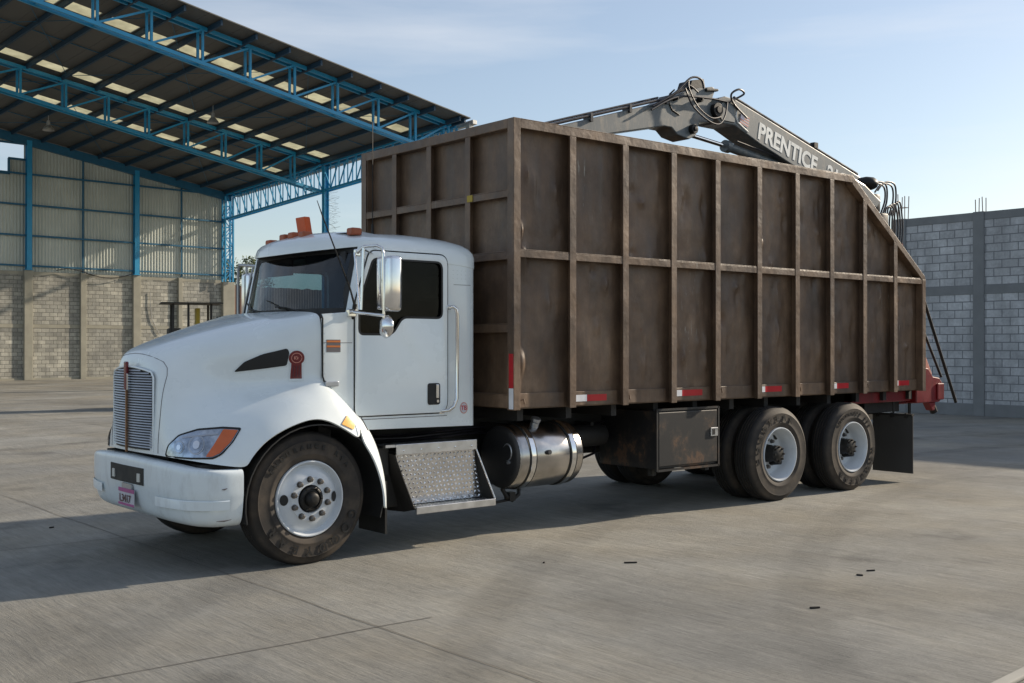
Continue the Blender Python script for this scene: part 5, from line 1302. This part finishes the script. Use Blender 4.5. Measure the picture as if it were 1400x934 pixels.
# mast, seat area and rear valves
m = MB(); m.tube([(7.25, 0, 1.0), (7.25, 0, 3.2)], .18, 20); m.box((7.05, -.2, 3.0), (7.45, .2, 3.62)); m.build('mast', M['crane'], cr_, bevel=.01)
m = MB(); m.prism([(5.66, -1.0, 3.80), (5.97, -1.0, 3.72), (6.34, -1.0, 3.54), (6.22, -1.0, 3.44), (5.80, -1.0, 3.58)], (0, .25, 0)); m.build('guard_plate', M['crane'], cr_, bevel=.02)
for k, (dx, dz) in enumerate(((0, 0), (.05, .03), (.20, .02), (.27, .05))):
    b = 7.02+dx
    hose([(b-.16, -.45, 3.76+dz), (b-.02, -.45, 3.87+dz), (b+.17, -.45, 3.90+dz), (b+.28, -.45, 3.84+dz), (b+.28, -.45, 3.68), (b+.18, -.45, 3.50)], .0155)
for k, dx in enumerate((0, .07, .16, .24, .31)):
    b = 7.36+dx*.8
    hose([(b-.06, -.45, 3.1), (b-.07, -.45, 3.4), (b-.02, -.45, 3.58+.02*k), (b+.08, -.45, 3.60+.02*k), (b+.14, -.45, 3.4), (b+.12, -.45, 3.15), (b+.06, -.45, 2.9)], .0145)
m = MB(); m.lathe([(0, .09), (.10, .07), (.15, .03), (.16, -.03), (.11, -.08), (0, -.10)], (6.86, -.45, 3.88), 'z', 16); m.box((6.95, -.52, 3.50), (7.10, -.38, 3.75)); m.box((7.05, -.55, 3.20), (7.25, -.35, 3.50)); m.box((7.2, -.5, 2.9), (7.5, -.3, 3.15)); m.build('operator_seat', M['hub'], cr_, bevel=.03, smooth=40)
m = MB()
for k in range(6): m.tube([(7.40+.05*k, -.5, 2.75), (7.40+.05*k, -.5, 3.12)], .013, 6)
m.box((7.58, -.52, 2.85), (7.74, -.4, 3.0)); m.build('valve_levers', M['redframe'], cr_)
# rear red frame and stabiliser parts
m = MB(); m.box((5.60, -1.05, 1.0), (7.2, -.93, 1.135)); m.prism([(6.95, -1.12, .97), (7.52, -1.12, .97), (7.60, -1.12, 1.03), (7.60, -1.12, 1.22), (7.52, -1.12, 1.29), (7.36, -1.12, 1.31), (7.24, -1.12, 1.42), (6.95, -1.12, 1.45)], (0, .16, 0)); m.box((7.44, -1.145, 1.0), (7.60, -1.121, 1.22)); m.prism([(7.28, -1.10, .97), (7.46, -1.10, .97), (7.44, -1.10, .86), (7.38, -1.10, .86)], (0, .1, 0)); m.box((6.9, -.9, .95), (7.3, .8, 1.25)); m.build('rear_subframe', M['redframe'], cr_, bevel=.012)
m = MB(); m.prism([(7.10, -1.02, 1.72), (7.30, -1.02, 1.66), (7.52, -1.02, 1.33), (7.20, -1.02, 1.36)], (0, .1, 0)); m.build('seat_guard', M['pinkred'], cr_, bevel=.01)
m = MB(); m.tube([(7.10, -1.1, 2.42), (7.98, -1.1, .95)], .021, 8); m.build('stabiliser_rod', M['hub'], cr_)
m = MB(); m.tube([(7.10, -1.1, 1.98), (7.60, -1.1, 1.30)], .017, 8); m.build('stabiliser_rod', M['hub'], cr_)
m = MB(); m.box((7.10, -1.08, 1.80), (7.42, -1.0, 1.84)); m.build('rear_marker', M['plate_w'], cr_)
m = MB(); m.tube([(7.44, -1.05, .92), (7.50, -1.05, .84)], .05, 12); m.tube([(6.98, -1.0, .72), (6.98, -1.0, 1.1)], .02, 6); m.build('tow_hook', M['hub'], cr_)
m = MB(); m.box((6.1, -.9, .86), (6.9, -.35, 1.0)); m.build('rear_crossbar', M['frame_black'], cr_)
# grapple inside the box (hangs from the stick)
m = MB(); m.tube([(.95, -.04, 3.7), (.95, -.04, 3.3)], .05, 10)
for s in (-1, 1): m.tube([(.95, -.04, 3.3), (.95+s*.35, -.04, 3.0), (.95+s*.42, -.04, 2.6), (.95+s*.1, -.04, 2.25)], [.06, .06, .05, .02], 8)
m.build('grapple', M['crane'], cr_)
